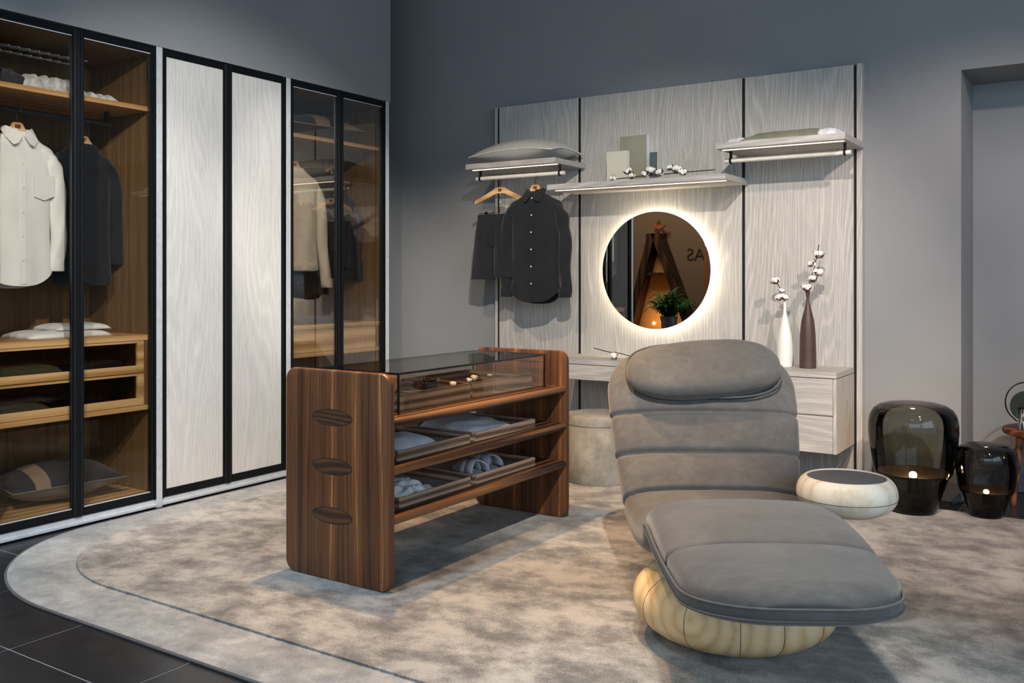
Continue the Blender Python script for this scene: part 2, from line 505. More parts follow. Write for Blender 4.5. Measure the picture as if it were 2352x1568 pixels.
class MB:
    """collects boxes, tubes and sheets into one mesh"""
    def __init__(self):
        self.v, self.f = [], []

    def add(self, vs, fs):
        b = len(self.v)
        self.v += [tuple(p) for p in vs]
        self.f += [tuple(i + b for i in q) for q in fs]
        return self

    def box(self, x0, x1, y0, y1, z0, z1, bev=0.0):
        b = min(bev, (x1 - x0) * 0.45, (y1 - y0) * 0.45, (z1 - z0) * 0.45)
        if b <= 0:
            vs = [(x, y, z) for x in (x0, x1) for y in (y0, y1) for z in (z0, z1)]
            fs = [(0, 1, 3, 2), (4, 6, 7, 5), (0, 4, 5, 1), (2, 3, 7, 6), (0, 2, 6, 4), (1, 5, 7, 3)]
            return self.add(vs, fs)
        bm = bmesh.new()
        bmesh.ops.create_cube(bm, size=1)
        for q in bm.verts:
            q.co = ((x0 + x1) / 2 + q.co.x * (x1 - x0), (y0 + y1) / 2 + q.co.y * (y1 - y0), (z0 + z1) / 2 + q.co.z * (z1 - z0))
        bmesh.ops.bevel(bm, geom=bm.edges[:], offset=b, segments=2, affect='EDGES')
        bm.verts.index_update()
        vs = [tuple(q.co) for q in bm.verts]
        fs = [tuple(q.index for q in fc.verts) for fc in bm.faces]
        bm.free()
        return self.add(vs, fs)

    def tube(self, pts, rad, seg=10, cap=True):
        pts = [Vector(p) for p in pts]
        n = len(pts)
        rads = rad if isinstance(rad, (list, tuple)) else [rad] * n
        vs, fs = [], []
        up = Vector((0.13, 0.21, 0.97))
        for i, p in enumerate(pts):
            d = (pts[min(i + 1, n - 1)] - pts[max(i - 1, 0)]).normalized()
            a = d.cross(up)
            if a.length < 1e-3:
                a = d.cross(Vector((1, 0, 0)))
            a.normalize()
            b = d.cross(a)
            for k in range(seg):
                an = 2 * PI * k / seg
                vs.append(p + (a * math.cos(an) + b * math.sin(an)) * rads[i])
        for i in range(n - 1):
            for k in range(seg):
                k2 = (k + 1) % seg
                fs.append((i * seg + k, i * seg + k2, (i + 1) * seg + k2, (i + 1) * seg + k))
        if cap:
            fs.append(tuple(range(seg))[::-1])
            fs.append(tuple((n - 1) * seg + k for k in range(seg)))
        return self.add(vs, fs)

    def lathe(self, prof, c=(0, 0, 0), seg=40, axis='Z'):
        vs, fs = [], []
        rings = []
        for r, h in prof:
            if r < 1e-5:
                rings.append([len(vs)])
                vs.append(self._ax(0, 0, h, axis))
            else:
                ring = []
                for k in range(seg):
                    an = 2 * PI * k / seg
                    ring.append(len(vs))
                    vs.append(self._ax(r * math.cos(an), r * math.sin(an), h, axis))
                rings.append(ring)
        for a, b in zip(rings[:-1], rings[1:]):
            for k in range(seg):
                k2 = (k + 1) % seg
                if len(a) == 1 and len(b) == 1:
                    continue
                if len(a) == 1:
                    fs.append((a[0], b[k], b[k2]))
                elif len(b) == 1:
                    fs.append((a[k], a[k2], b[0]))
                else:
                    fs.append((a[k], a[k2], b[k2], b[k]))
        vs = [(p[0] + c[0], p[1] + c[1], p[2] + c[2]) for p in vs]
        return self.add(vs, fs)

    @staticmethod
    def _ax(x, y, h, axis):
        return (x, y, h) if axis == 'Z' else ((x, h, y) if axis == 'Y' else (h, x, y))

    def slab(self, outline, d0, d1, bev, plane='XZ'):
        """convex 2-D outline pushed from d0 to d1 with rounded rims"""
        n = len(outline)
        cx = sum(p[0] for p in outline) / n
        cy = sum(p[1] for p in outline) / n
        sgn = 1 if d1 > d0 else -1
        steps = [(0.0, 1.0), (0.3, 0.3), (1.0, 0.0)]
        rows = [(d0 + sgn * bev * a, bev * b) for a, b in steps] + [(d1 - sgn * bev * a, bev * b) for a, b in steps[::-1]]
        vs = []
        mx = max(abs(p[0] - cx) for p in outline)
        my = max(abs(p[1] - cy) for p in outline)
        for d, ins in rows:
            for p in outline:
                a = cx + (p[0] - cx) * (1 - ins / mx)
                b = cy + (p[1] - cy) * (1 - ins / my)
                vs.append({'XZ': (a, d, b), 'XY': (a, b, d), 'YZ': (d, a, b)}[plane])
        fs = []
        for r in range(len(rows) - 1):
            for k in range(n):
                k2 = (k + 1) % n
                fs.append((r * n + k, r * n + k2, (r + 1) * n + k2, (r + 1) * n + k))
        fs.append(tuple(range(n)))
        fs.append(tuple((len(rows) - 1) * n + k for k in range(n)))
        return self.add(vs, fs)

    def build(self, name, mat, parent=None, smooth=False, auto=None):
        o = mesh(name, self.v, self.f, mat, parent, smooth)
        if auto:
            o.data.polygons.foreach_set('use_smooth', [True] * len(o.data.polygons))
            try:
                o.data.set_sharp_from_angle(angle=R(auto))
            except Exception:
                pass
        return o


def box(name, x0, x1, y0, y1, z0, z1, mat, parent=None, bev=0.002):
    return MB().box(min(x0, x1), max(x0, x1), min(y0, y1), max(y0, y1), min(z0, z1), max(z0, z1), bev).build(name, mat, parent)


def rrect(x0, x1, y0, y1, r, seg=6):
    out = []
    for cx, cy, a0 in ((x1 - r, y1 - r, 0), (x0 + r, y1 - r, 90), (x0 + r, y0 + r, 180), (x1 - r, y0 + r, 270)):
        for k in range(seg + 1):
            a = R(a0 + 90 * k / seg)
            out.append((cx + r * math.cos(a), cy + r * math.sin(a)))
    return out


def ell(cx, cy, a, b, n=28):
    return [(cx + a * math.cos(2 * PI * k / n), cy + b * math.sin(2 * PI * k / n)) for k in range(n)]


def children(o):
    return [c for c in bpy.data.objects if c.parent == o]


def copy_tree(o, parent=None, loc=None, rot=None, label=None):
    kids = {}
    for c in bpy.data.objects:
        if c.parent:
            kids.setdefault(c.parent, []).append(c)

    def rec(src, par):
        n = src.copy()
        COL.objects.link(n)
        n.parent = par
        for ch in kids.get(src, []):
            rec(ch, n)
        return n
    r = rec(o, parent)
    WORLDROOT[r] = WORLDROOT.get(o)
    if loc is not None:
        r.location = loc
    if rot is not None:
        r.rotation_euler = rot
    if label:
        r['label'] = label
    return r


def sgnpow(v, e):
    return math.copysign(abs(v) ** e, v)


def nz(x, y, z=0.0):
    return mnoise.noise(Vector((x, y, z)))


# ------------------------------------------------------------------ room
XW = -4.411      # face of the wardrobes
YB = 5.71        # back wall


def struct(name, mb, mat):
    o = mb.build(name, mat)
    o['kind'] = 'structure'
    return o


struct('wall_left', MB().box(-5.06, XW, 1.9, 5.12, 2.517, 3.9), 'wall')
struct('wall_left_return', MB().box(-5.12, -5.06, 1.9, 5.12, 0, 3.9), 'wall')
struct('wall_back', MB().box(-7.0, -0.76, YB, 6.4, 0, 3.9).box(-0.76, 3.2, YB, 6.4, 2.41, 3.9), 'wall')
struct('wall_niche', MB().box(-0.76, 3.2, 6.20, 6.4, 0, 2.41), 'wall')
struct('wall_side', MB().box(3.2, 3.3, 3.6, 6.4, 0, 3.9), 'wall')
struct('wall_far', MB().box(-7.1, -7.0, -1.7, 5.71, 0, 3.9), 'brownwall')
struct('wall_partition', MB().box(-7.0, -4.7, -1.62, -1.5, 0, 3.9), 'brownwall')
struct('ceiling', MB().box(-7.1, 3.3, -3.6, 6.4, 3.9, 4.0), 'ceil')
floor = struct('floor', MB().box(-7.1, 3.6, -3.6, 6.4, -0.05, -0.0015), 'grout')
struct('baseboard_back', MB().box(-1.27, -0.76, YB - 0.014, YB, 0, 0.11, 0.004), 'skirt')
struct('baseboard_niche', MB().box(-0.76, 3.2, 6.186, 6.20, 0, 0.11, 0.004), 'skirt')
# floor tiles, one mesh shared by all
tile_me = None
for ix in range(-7, 10):
    for iy in range(-4, 8):
        x0 = -3.145 + 0.6 * ix
        y0 = 1.695 + 0.6 * iy
        if x0 < -6.9 or x0 > 1.9 or y0 < -0.9 or y0 > 6.0:
            continue
        if y0 > 5.6 and x0 < -1.3:
            continue
        if tile_me is None:
            o = MB().box(0.0025, 0.5975, 0.0025, 0.5975, -0.02, 0.0, 0.001).build('tile', 'tile', floor)
            tile_me = o.data
        else:
            o = bpy.data.objects.new('tile', tile_me)
            COL.objects.link(o)
            o.parent = floor
        o.location = (x0, y0, 0)

# ------------------------------------------------------------------ rug


def rug_outline(x0, x1, y0, y1, cx, cy):
    """rounded front corner, square elsewhere"""
    pts = [(x1, y0), (x1, y1), (x0, y1)]
    for k in range(33):
        a = PI + (PI / 2) * k / 32
        pts.append((cx + (cx - x0) * math.cos(a), cy + (cy - y0) * math.sin(a)))
    n = 40
    for k in range(1, n):
        pts.append((cx + (x1 - cx) * k / n, y0))
    return pts


def sheet(outline, z0, z1, ragged=0.0, seed=0):
    rnd = random.Random(seed)
    n = len(outline)
    vs, fs = [], []
    ring = [outline]
    top = []
    for i, p in enumerate(outline):
        top.append((p[0], p[1]))
    vs += [(p[0], p[1], z0) for p in outline]
    vs += [(p[0], p[1], z1) for p in top]
    for k in range(n):
        k2 = (k + 1) % n
        fs.append((k, k2, n + k2, n + k))
    fs.append(tuple(n + k for k in range(n)))
    return vs, fs


rug = thing('area_rug', 'large mottled grey taupe rug with rounded corner and carved border line', 'rug', (-1.7, 3.6, 0))
out1 = rug_outline(-4.345, 1.5, 1.965, 5.42, -3.40, 2.78)
MB().add(*sheet(out1, 0.001, 0.010)).build('border', 'border', rug)
out2 = rug_outline(-4.09, 1.5, 2.232, 5.42, -3.40, 2.84)
MB().add(*sheet([(p[0], p[1]) for p in out2], 0.010, 0.018)).build('pile_field', 'pile', rug)
edge = [(p[0], p[1], 0.006) for p in out1[2:]] + [(1.5, 1.965, 0.006)]
MB().tube(edge, 0.006, 6).build('edge_binding', 'binding', rug)
# ragged tuft line along the carved groove
mb = MB()
rnd = random.Random(4)
line = out2[3:] + [(1.0, 2.232)]
for a, b in zip(line[:-1], line[1:]):
    L = math.hypot(b[0] - a[0], b[1] - a[1])
    m = max(1, int(L / 0.006))
    for q in range(m):
        if a[0] > 0.4:
            continue
        s = (q + rnd.random()) / m
        x = a[0] + (b[0] - a[0]) * s
        y = a[1] + (b[1] - a[1]) * s
        dx, dy = (b[1] - a[1]) / L, -(b[0] - a[0]) / L
        h = 0.008 + 0.0045 * rnd.random()
        w = 0.004
        ox = rnd.uniform(-0.004, 0.004)
        tx, ty = (b[0] - a[0]) / L, (b[1] - a[1]) / L
        p0 = (x - tx * w, y - ty * w, 0.010)
        p1 = (x + tx * w, y + ty * w, 0.010)
        p2 = (x + dx * (0.004 + ox), y + dy * (0.004 + ox), 0.010 + h)
        mb.add([p0, p1, p2], [(0, 1, 2)])
o = mb.build('groove_tufts', 'pile', rug)
o['kind'] = 'stuff'
FZ = 0.018

# ------------------------------------------------------------------ wardrobes
POST = [2.257, 3.197, 4.137, 5.080]      # centre of the pale posts along y
PW = 0.020
ZT, ZB = 2.508, 0.048


def wardrobe(i, label, kind):
    ya, yb = POST[i] + PW, POST[i + 1] - PW
    ym = (ya + yb) / 2
    w = thing('wardrobe', label, 'wardrobe', (XW, ym, 0))
    xb = -5.02
    inner = 'honeyZ_shaded'
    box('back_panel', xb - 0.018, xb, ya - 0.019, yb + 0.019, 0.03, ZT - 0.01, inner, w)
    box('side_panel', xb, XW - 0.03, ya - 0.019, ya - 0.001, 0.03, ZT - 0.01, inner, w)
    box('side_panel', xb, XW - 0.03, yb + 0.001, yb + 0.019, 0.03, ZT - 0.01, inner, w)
    box('top_panel', xb, XW - 0.03, ya, yb, ZT - 0.045, ZT - 0.02, 'honeyZ_shaded', w)
    box('bottom_panel', xb, XW - 0.03, ya, yb, 0.062, 0.084, 'honeyY_lit', w)
    MB().box(XW - 0.04, XW - 0.005, ya, yb, 0.012, 0.046, 0.003).box(XW - 0.01, XW + 0.012, ya, yb, 0.008, 0.022, 0.002).build('bottom_track', 'alu', w)
    box('plinth', XW - 0.12, XW - 0.06, ya, yb, 0.0, 0.03, 'gap', w)
    box('post', XW - 0.03, XW + 0.006, POST[i + 1] - PW, POST[i + 1] + PW, 0.0, ZT + 0.006, 'alu', w)
    if i == 0:
        box('post', XW - 0.03, XW + 0.006, POST[0] - PW, POST[0] + PW, 0.0, ZT + 0.006, 'alu', w)
    mids = ((ya, ym - 0.002), (ym + 0.002, yb))
    for d, (da, db) in enumerate(mids):
        st = 0.030
        mb = MB()
        x0, x1 = XW - 0.024, XW
        mb.box(x0, x1, da, da + st, ZB, ZT, 0.002)
        mb.box(x0, x1, db - st, db, ZB, ZT, 0.002)
        mb.box(x0, x1, da + st, db - st, ZT - 0.036, ZT - 0.003, 0.002)
        mb.box(x0, x1, da + st, db - st, ZB, ZB + 0.042, 0.002)
        # raised lips of the profile
        mb.box(x1, x1 + 0.006, (db - 0.010) if d == 0 else da, db if d == 0 else (da + 0.010), ZB, ZT + 0.006)
        mb.box(x1, x1 + 0.006, da if d == 0 else db - 0.008, (da + 0.008) if d == 0 else db, ZB, ZT + 0.006)
        dr = mb.build('door', 'black', w)
        if kind == 'glass':
            box('glass_pane', XW - 0.014, XW - 0.009, da + st - 0.004, db - st + 0.004, ZB + 0.04, ZT - 0.034, 'smoke', dr, 0)
            for bz in (ZB + 0.042, ZT - 0.041):
                MB().box(XW - 0.009, XW - 0.004, da + st, db - st, bz, bz + 0.005).build('glazing_bead', 'alu', dr)
            b0 = (db - st - 0.001) if d == 0 else (da + st - 0.003)
            MB().box(XW - 0.008, XW - 0.002, b0, b0 + 0.004, ZB + 0.042, ZT - 0.036).build('edge_bead', 'gunmetal', dr)
        else:
            box('oak_panel', XW - 0.018, XW - 0.007, da + st - 0.002, db - st + 0.002, ZB + 0.042, ZT - 0.036, 'oakdoor', dr, 0.001)
    # ribbed meeting stiles
    MB().box(XW, XW + 0.004, ym - 0.020, ym - 0.016, ZB, ZT).box(XW, XW + 0.004, ym + 0.016, ym + 0.020, ZB, ZT).box(
        XW, XW + 0.003, ym - 0.014, ym + 0.014, ZB, ZT).build('meeting_stile', 'gunmetal', w)
    return w, ya, yb, ym


wa, ya, yb, ym = wardrobe(0, 'tall wardrobe with two smoked glass doors, white shirt inside', 'glass')


def wardrobe_fit(w, ya, yb, glass_drawers):
    """shelf, hanging rail and drawers of one module"""
    box('shelf', -5.0, -4.46, ya + 0.001, yb - 0.001, 2.163, 2.188, 'honeyY_lit', w, 0.001)
    zr = 2.095
    r = MB().tube([(-4.66, ya + 0.10, zr), (-4.66, yb - 0.10, zr)], 0.013, 12)
    for yy in (ya + 0.13, yb - 0.13):
        r.box(-4.67, -4.65, yy - 0.01, yy + 0.01, zr, 2.163)
    r.build('hanging_rail', 'gunmetal', w)
    x0 = -4.462
    zt, zb = 0.944, (0.535 if glass_drawers else 0.735)
    box('drawer_top', -5.0, x0 + 0.004, ya + 0.001, yb - 0.001, zt - 0.030, zt, 'honeyY_lit', w, 0.001)
    box('drawer_base', -5.0, x0 + 0.004, ya + 0.001, yb - 0.001, zb, zb + 0.026, 'honeyY_lit', w, 0.001)
    box('drawer_cheek', -5.0, x0, yb - 0.034, yb - 0.001, zb + 0.026, zt - 0.030, 'honeyZ_shaded', w, 0.001)
    box('drawer_cheek', -5.0, x0, ya + 0.001, ya + 0.034, zb + 0.026, zt - 0.030, 'honeyZ_shaded', w, 0.001)
    y0, y1 = ya + 0.036, yb - 0.036
    if glass_drawers:
        h = (zt - 0.030 - zb - 0.026) / 2
        for k in range(2):
            z0 = zb + 0.026 + k * h + 0.002
            z1 = z0 + h - 0.004
            f = 0.040
            mb = MB()
            a0, a1 = x0 - 0.022, x0
            mb.box(a0, a1, y0, y0 + f, z0, z1, 0.001).box(a0, a1, y1 - f, y1, z0, z1, 0.001)
            mb.box(a0, a1, y0 + f, y1 - f, z0, z0 + f, 0.001)
            mb.box(a0, a1, y0 + f, y1 - f, z1 - 0.012, z1, 0.001)
            dr = mb.build('drawer', 'honeyY_lit', w)
            box('drawer_glass', a0 + 0.006, a0 + 0.010, y0 + f, y1 - f, z0 + f, z1 - 0.012, 'drawerglass', dr, 0)
            box('drawer_tray', -4.98, a0, y0 + 0.01, y1 - 0.01, z0 + 0.008, z0 + 0.018, 'walnutY', dr, 0)
    else:
        dr = box('drawer', x0 - 0.022, x0, y0, y1, zb + 0.028, zt - 0.032, 'honeyY_lit', w, 0.002)
        box('drawer_box', -4.98, x0 - 0.022, y0 + 0.01, y1 - 0.01, zb + 0.04, zt - 0.05, 'honeyY_lit', dr, 0)


wardrobe_fit(wa, ya, yb, True)
MOD_A = (ya, yb)
wb, _, _, _ = wardrobe(1, 'tall wardrobe with two solid pale oak doors in black frames', 'oak')
wc, yc0, yc1, _ = wardrobe(2, 'tall wardrobe with two smoked glass doors, cream sweater inside, beside back wall', 'glass')
wardrobe_fit(wc, yc0, yc1, False)
MOD_C = (yc0, yc1)

# slanted bars modelled in place of ceiling lights mirrored in the door glass
pr = thing('reflection_bars', 'row of slanted white bars modelling a reflection in the shirt wardrobe glass', 'reflection_model', (-4.72, 2.6, 2.44))
box('reflection_bar_holder', -4.80, -4.77, 2.30, 2.92, 2.425, 2.445, 'gunmetal', pr)
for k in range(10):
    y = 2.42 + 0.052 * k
    MB().tube([(-4.775, y, 2.432), (-4.70, y + 0.022, 2.422), (-4.64, y + 0.030, 2.412)], 0.0045, 8).build('reflection_bar', 'rod', pr)
    MB().tube([(-4.775, y - 0.01, 2.405), (-4.69, y + 0.016, 2.392)], 0.0045, 8).build('reflection_bar', 'rod', pr)

# ------------------------------------------------------------------ wall panelling
PF = 5.65
pan = thing('wall_panelling', 'tall bleached oak wall panelling split by black vertical gaps', 'panelling', (-2.57, PF, 0))
box('backing', -3.855, -1.279, PF + 0.034, YB, 0.0, 2.496, 'gap', pan, 0)
PZ = 2.500
for gx0, gx1 in ((-3.838, -3.824), (-3.163, -3.144), (-1.995, -1.976), (-1.323, -1.306)):
    box('gap_strip', gx0, gx1, PF + 0.003, PF + 0.036, 0.0, 2.497, 'gap', pan, 0)
box('edge_strip', -3.860, -3.838, PF - 0.004, YB, 0.0, PZ + 0.002, 'oakZ', pan, 0.001)
for x0, x1 in ((-3.824, -3.163), (-3.144, -1.995), (-1.976, -1.323)):
    box('panel', x0, x1, PF, PF + 0.036, 0.0, PZ, 'oakZ', pan, 0.001)
box('edge_strip', -1.306, -1.274, PF - 0.004, YB, 0.0, PZ + 0.002, 'oakZ', pan, 0.001)


def wall_shelf(label, x0, x1, yf, z, rail=True, led=(0.02, 0.02), th=0.036):
    s = thing('wall_shelf', label, 'shelf', ((x0 + x1) / 2, PF, z - th), group=None)
    box('board', x0, x1, yf, PF, z - th, z, 'oakX', s, 0.0015)
    box('led_strip', x0 + led[0], x1 - led[1], yf + 0.055, yf + 0.072, z - th - 0.003, z - th - 0.0002, 'led', s, 0)
    if rail:
        zr = z - 0.09
        yr = 5.36
        MB().tube([(x0 + 0.003, yr, zr), (x1 - 0.003 if x1 < -2 else x1 - 0.004, yr, zr)], 0.0135, 16).build('hanging_rail', 'rod', s, auto=40)
        for xx in (x0 + 0.037, x1 - 0.037):
            MB().box(xx - 0.008, xx + 0.008, yr - 0.004, yr + 0.004, zr, z - th).lathe(
                [(0.0142, -0.006), (0.0185, -0.006), (0.0185, 0.006), (0.0142, 0.006)], (xx, yr, zr), 16, 'X').build('rail_bracket', 'black', s)
    return s


wall_shelf('pale oak wall shelf with hanging rail holding a pillow and black shirt', -3.825, -3.104, 5.232, 2.041)
wall_shelf('long pale oak wall shelf above the round mirror, books on it', -3.177, -1.955, 5.252, 1.867, rail=False, led=(0.03, 0.02))
wall_shelf('pale oak wall shelf with empty hanging rail and folded throw on top', -1.998, -1.265, 5.207, 2.041)

# ------------------------------------------------------------------ round mirror
mx, mz, mr = -2.566, 1.303, 0.384
mi = thing('round_mirror', 'round frameless backlit mirror on bleached oak panelling', 'mirror', (mx, PF, mz), rot=(0, 0, R(-0.35)), world=False)
MB().lathe([(0, -0.050), (mr - 0.0015, -0.050), (mr, -0.0485)], (0, 0, 0), 96, 'Y').build('mirror_glass', 'mirror', mi)
MB().lathe([(mr, -0.0485), (mr, -0.042), (0, -0.042)], (0, 0, 0), 96, 'Y').build('mirror_back', 'gap', mi)
MB().lathe([(mr - 0.040, -0.040), (mr - 0.026, -0.040), (mr - 0.026, -0.018), (mr - 0.040, -0.018)], (0, 0, 0), 96, 'Y').build('backlight_ring', 'halo', mi)
MB().lathe([(0, -0.042), (mr - 0.055, -0.042), (mr - 0.055, -0.001), (0, -0.001)], (0, 0, 0), 64, 'Y').build('mirror_mount', 'gap', mi)

# ------------------------------------------------------------------ floating desk
dk = thing('floating_desk', 'wall-hung bleached oak dressing desk with drawers beneath the mirror', 'desk', (-2.2, PF, 0.28))
DX0, DX1, DYF = -3.15, -1.32, 5.245
box('desktop', DX0, DX1, DYF, PF, 0.699, 0.730, 'oakX', dk, 0.0015)
box('cabinet_body', -2.05, DX1, DYF + 0.02, PF, 0.283, 0.696, 'oakX', dk, 0.0015)
box('cabinet_side', DX1 - 0.018, DX1 + 0.0005, DYF + 0.001, PF, 0.2825, 0.696, 'oakZ', dk, 0.001)
box('drawer', -2.05, DX1 - 0.020, DYF + 0.001, DYF + 0.022, 0.2835, 0.489, 'oakX', dk, 0.0015)
box('drawer', -2.05, DX1 - 0.020, DYF + 0.001, DYF + 0.022, 0.493, 0.695, 'oakX', dk, 0.0015)
box('shallow_drawer', DX0, -2.054, DYF + 0.001, DYF + 0.022, 0.600, 0.695, 'oakX', dk, 0.0015)
box('shallow_box', DX0, -2.054, DYF + 0.022, PF, 0.604, 0.697, 'oakX', dk, 0.001)

# ------------------------------------------------------------------ plaster stool under the desk
st = thing('drum_stool', 'round mottled grey drum stool under the floating desk', 'stool', (-2.692, 5.063, FZ), world=False)
MB().lathe([(0, 0.0), (0.195, 0.0), (0.2, 0.006), (0.2, 0.34), (0.196, 0.346)], (0, 0, 0), 64).build('drum', 'plaster', st, auto=40)
MB().lathe([(0.196, 0.346), (0.201, 0.350), (0.201, 0.398), (0.196, 0.406), (0.185, 0.409), (0, 0.409)], (0, 0, 0), 64).build('seat_pad', 'plaster', st, auto=40)

# ------------------------------------------------------------------ display island
TX0, TX1 = -2.968, -2.390
YN, YF = 2.770, 4.145
PT = 0.034
isl = thing('display_island', 'walnut display island with round-cornered end panels and smoked glass top', 'display table', (-2.68, 3.46, FZ))
for y0, y1 in ((YN, YN + PT), (YF, YF + PT)):
    o = MB().slab(rrect(TX0, TX1, FZ, 0.876, 0.050, 8), y0, y1, 0.009, 'XZ').build('end_panel', 'walnutZ', isl, auto=35)
SHELVES = ((0.662, 0.698), (0.472, 0.508), (0.278, 0.314))
for (z0, z1), ztn in zip(SHELVES, (0.684, 0.484, 0.284)):
    o = MB().slab(rrect(TX0 + 0.012, TX1 - 0.004, z0, z1, 0.014, 4), YN + PT - 0.004, YF + 0.004, 0.001, 'XZ').build('shelf', 'walnutY', isl, auto=50)
    MB().slab(ell(-2.697, ztn, 0.108, 0.031, 36), YN - 0.0008, YN + 0.01, 0.0003, 'XZ').build('tenon', 'tenonwood', isl)
    mb = MB()
    ring = [(p[0], YN - 0.0004, p[1]) for p in ell(-2.697, ztn, 0.1095, 0.0325, 48)]
    mb.tube(ring + ring[:1], 0.0013, 5, False).build('tenon_joint', 'gap', isl)
GX0, GX1, GY0, GY1, GZ0, GZ1 = -2.905, -2.460, 2.905, 4.045, 0.699, 0.866
box('glass_top', GX0, GX1, GY0, GY1, GZ1 - 0.006, GZ1, 'caseglass', isl, 0)
mb = MB()
e = 0.0035
for xx in (GX0, GX1):
    for yy in (GY0, GY1):
        mb.box(xx - e, xx + e, yy - e, yy + e, GZ0, GZ1)
    mb.box(xx - e, xx + e * 0.6, GY0, GY1, GZ1 - 0.008, GZ1 + 0.0005)
for yy in (GY0, GY1):
    mb.box(GX0, GX1, yy - e, yy + e, GZ1 - 0.008, GZ1 + 0.0005)
mb.build('glass_edge', 'caseedge', isl)
for nm, q in (('glass_front', (GX1 - 0.002, GX1 + 0.002, GY0, GY1)), ('glass_side', (GX0, GX1, GY0 - 0.002, GY0 + 0.002)),
              ('glass_side', (GX0, GX1, GY1 - 0.002, GY1 + 0.002)), ('glass_rear', (GX0 - 0.002, GX0 + 0.002, GY0, GY1))):
    box(nm, *q, GZ0, GZ1 - 0.006, 'caseside', isl, 0)


def tray(label, y0, y1, z0, h, x0=-2.90, x1=-2.46):
    tr = thing('wooden_tray', label, 'tray', ((x0 + x1) / 2, (y0 + y1) / 2, z0), group=None)
    w = 0.010
    box('tray_side', x1 - w, x1, y0, y1, z0, z0 + h, 'traywood', tr, 0.0015)
    box('tray_side', x0, x0 + w, y0, y1, z0, z0 + h, 'traywood', tr, 0.0015)
    box('tray_side', x0 + w, x1 - w, y0, y0 + w, z0, z0 + h, 'traywoodX', tr, 0.0015)
    box('tray_side', x0 + w, x1 - w, y1 - w, y1, z0, z0 + h, 'traywoodX', tr, 0.0015)
    box('tray_base', x0 + w, x1 - w, y0 + w, y1 - w, z0 + 0.002, z0 + 0.010, 'traylining', tr, 0)
    return tr


tray('deep walnut tray in the glass case, end near the large tenoned panel', 2.945, 3.455, 0.699, 0.073, -2.89, -2.497)
tray('deep walnut tray in the glass case, end beside the plaster stool', 3.475, 3.985, 0.699, 0.073, -2.89, -2.497)
tray('walnut tray on middle island shelf holding grey trousers near tenoned panel', 2.90, 3.40, 0.509, 0.040)
tray('walnut tray on middle island shelf holding rumpled grey shirt, stool end', 3.445, 3.955, 0.509, 0.040)
tray('walnut tray on lowest island shelf with white scarf', 2.91, 3.405, 0.315, 0.042)
tray('walnut tray on lowest island shelf with felt slippers', 3.45, 3.955, 0.315, 0.042)


# ------------------------------------------------------------------ soft things
def heap(name, cx, cy, z, lx, ly, h, mat, parent=None, seed=0, folds=5, rot=0.0, amp=0.35, n=26, pw=5, fold_axis=0):
    """a folded cloth: flat underside, rounded edges, ridges on top"""
    vs, fs = [], []
    ca, sa = math.cos(rot), math.sin(rot)
    for j in range(n + 1):
        for i in range(n + 1):
            u = -1 + 2 * i / n
            w = -1 + 2 * j / n
            prof = max(0.0, (1 - abs(u) ** pw) * (1 - abs(w) ** pw)) ** 0.45
            q = u if fold_axis == 0 else w
            rid = 0.5 + 0.5 * math.sin(q * folds * 2.2 + 2.5 * nz(u * 1.3 + seed, w * 1.3, seed))
            hh = h * prof * (1 - amp + amp * (0.55 * rid + 0.45 * (0.5 + 0.5 * nz(u * 3 + seed * 3, w * 3, 1.7))))
            ex = 1 + 0.05 * nz(w * 2 + seed, u * 2, 4.4)
            x, y = u * lx / 2 * ex, w * ly / 2 * ex
            vs.append((cx + x * ca - y * sa, cy + x * sa + y * ca, z + hh))
    m = len(vs)
    for j in range(n):
        for i in range(n):
            a = j * (n + 1) + i
            fs.append((a, a + 1, a + n + 2, a + n + 1))
    ringi = [i for i in range(n + 1)] + [j * (n + 1) + n for j in range(1, n + 1)] + [n * (n + 1) + i for i in range(n - 1, -1, -1)] + [j * (n + 1) for j in range(n - 1, 0, -1)]
    fs.append(tuple(ringi[::-1]))
    return mesh(name, vs, fs, mat, parent, True)


def thing_heap(name, label, cat, mat, cx, cy, z, lx, ly, h, group=None, **kw):
    o = heap(name, cx, cy, z, lx, ly, h, mat, **kw)
    return tag(o, label, cat, group)


# garments in the island trays
t1 = thing_heap('folded_trousers', 'grey blue folded trousers in middle tray near tenoned panel', 'trousers', 'grey_cloth', -2.67, 3.08, 0.5195, 0.36, 0.29, 0.062, seed=2, folds=2, amp=0.35, rot=0.15)
t2 = thing_heap('folded_shirt', 'rumpled grey shirt in middle tray at stool end', 'shirt', 'grey_cloth', -2.67, 3.66, 0.5195, 0.37, 0.33, 0.062, seed=5, folds=3, amp=0.4, rot=-0.2)
t3 = thing('scarf', 'pale patterned scarf lying loosely in lowest tray', 'scarf', (-2.6, 3.06, 0.325))
heap('scarf_fold', -2.60, 3.02, 0.3255, 0.20, 0.20, 0.060, 'lace_cloth', t3, seed=8, folds=4, amp=0.6, rot=0.5)
heap('scarf_fold', -2.63, 3.15, 0.3255, 0.17, 0.13, 0.055, 'lace_cloth', t3, seed=9, folds=3, amp=0.6, rot=-0.4)
heap('scarf_end', -2.545, 3.20, 0.3255, 0.13, 0.055, 0.018, 'lace_cloth', t3, seed=3, folds=3, amp=0.5, rot=-0.6)


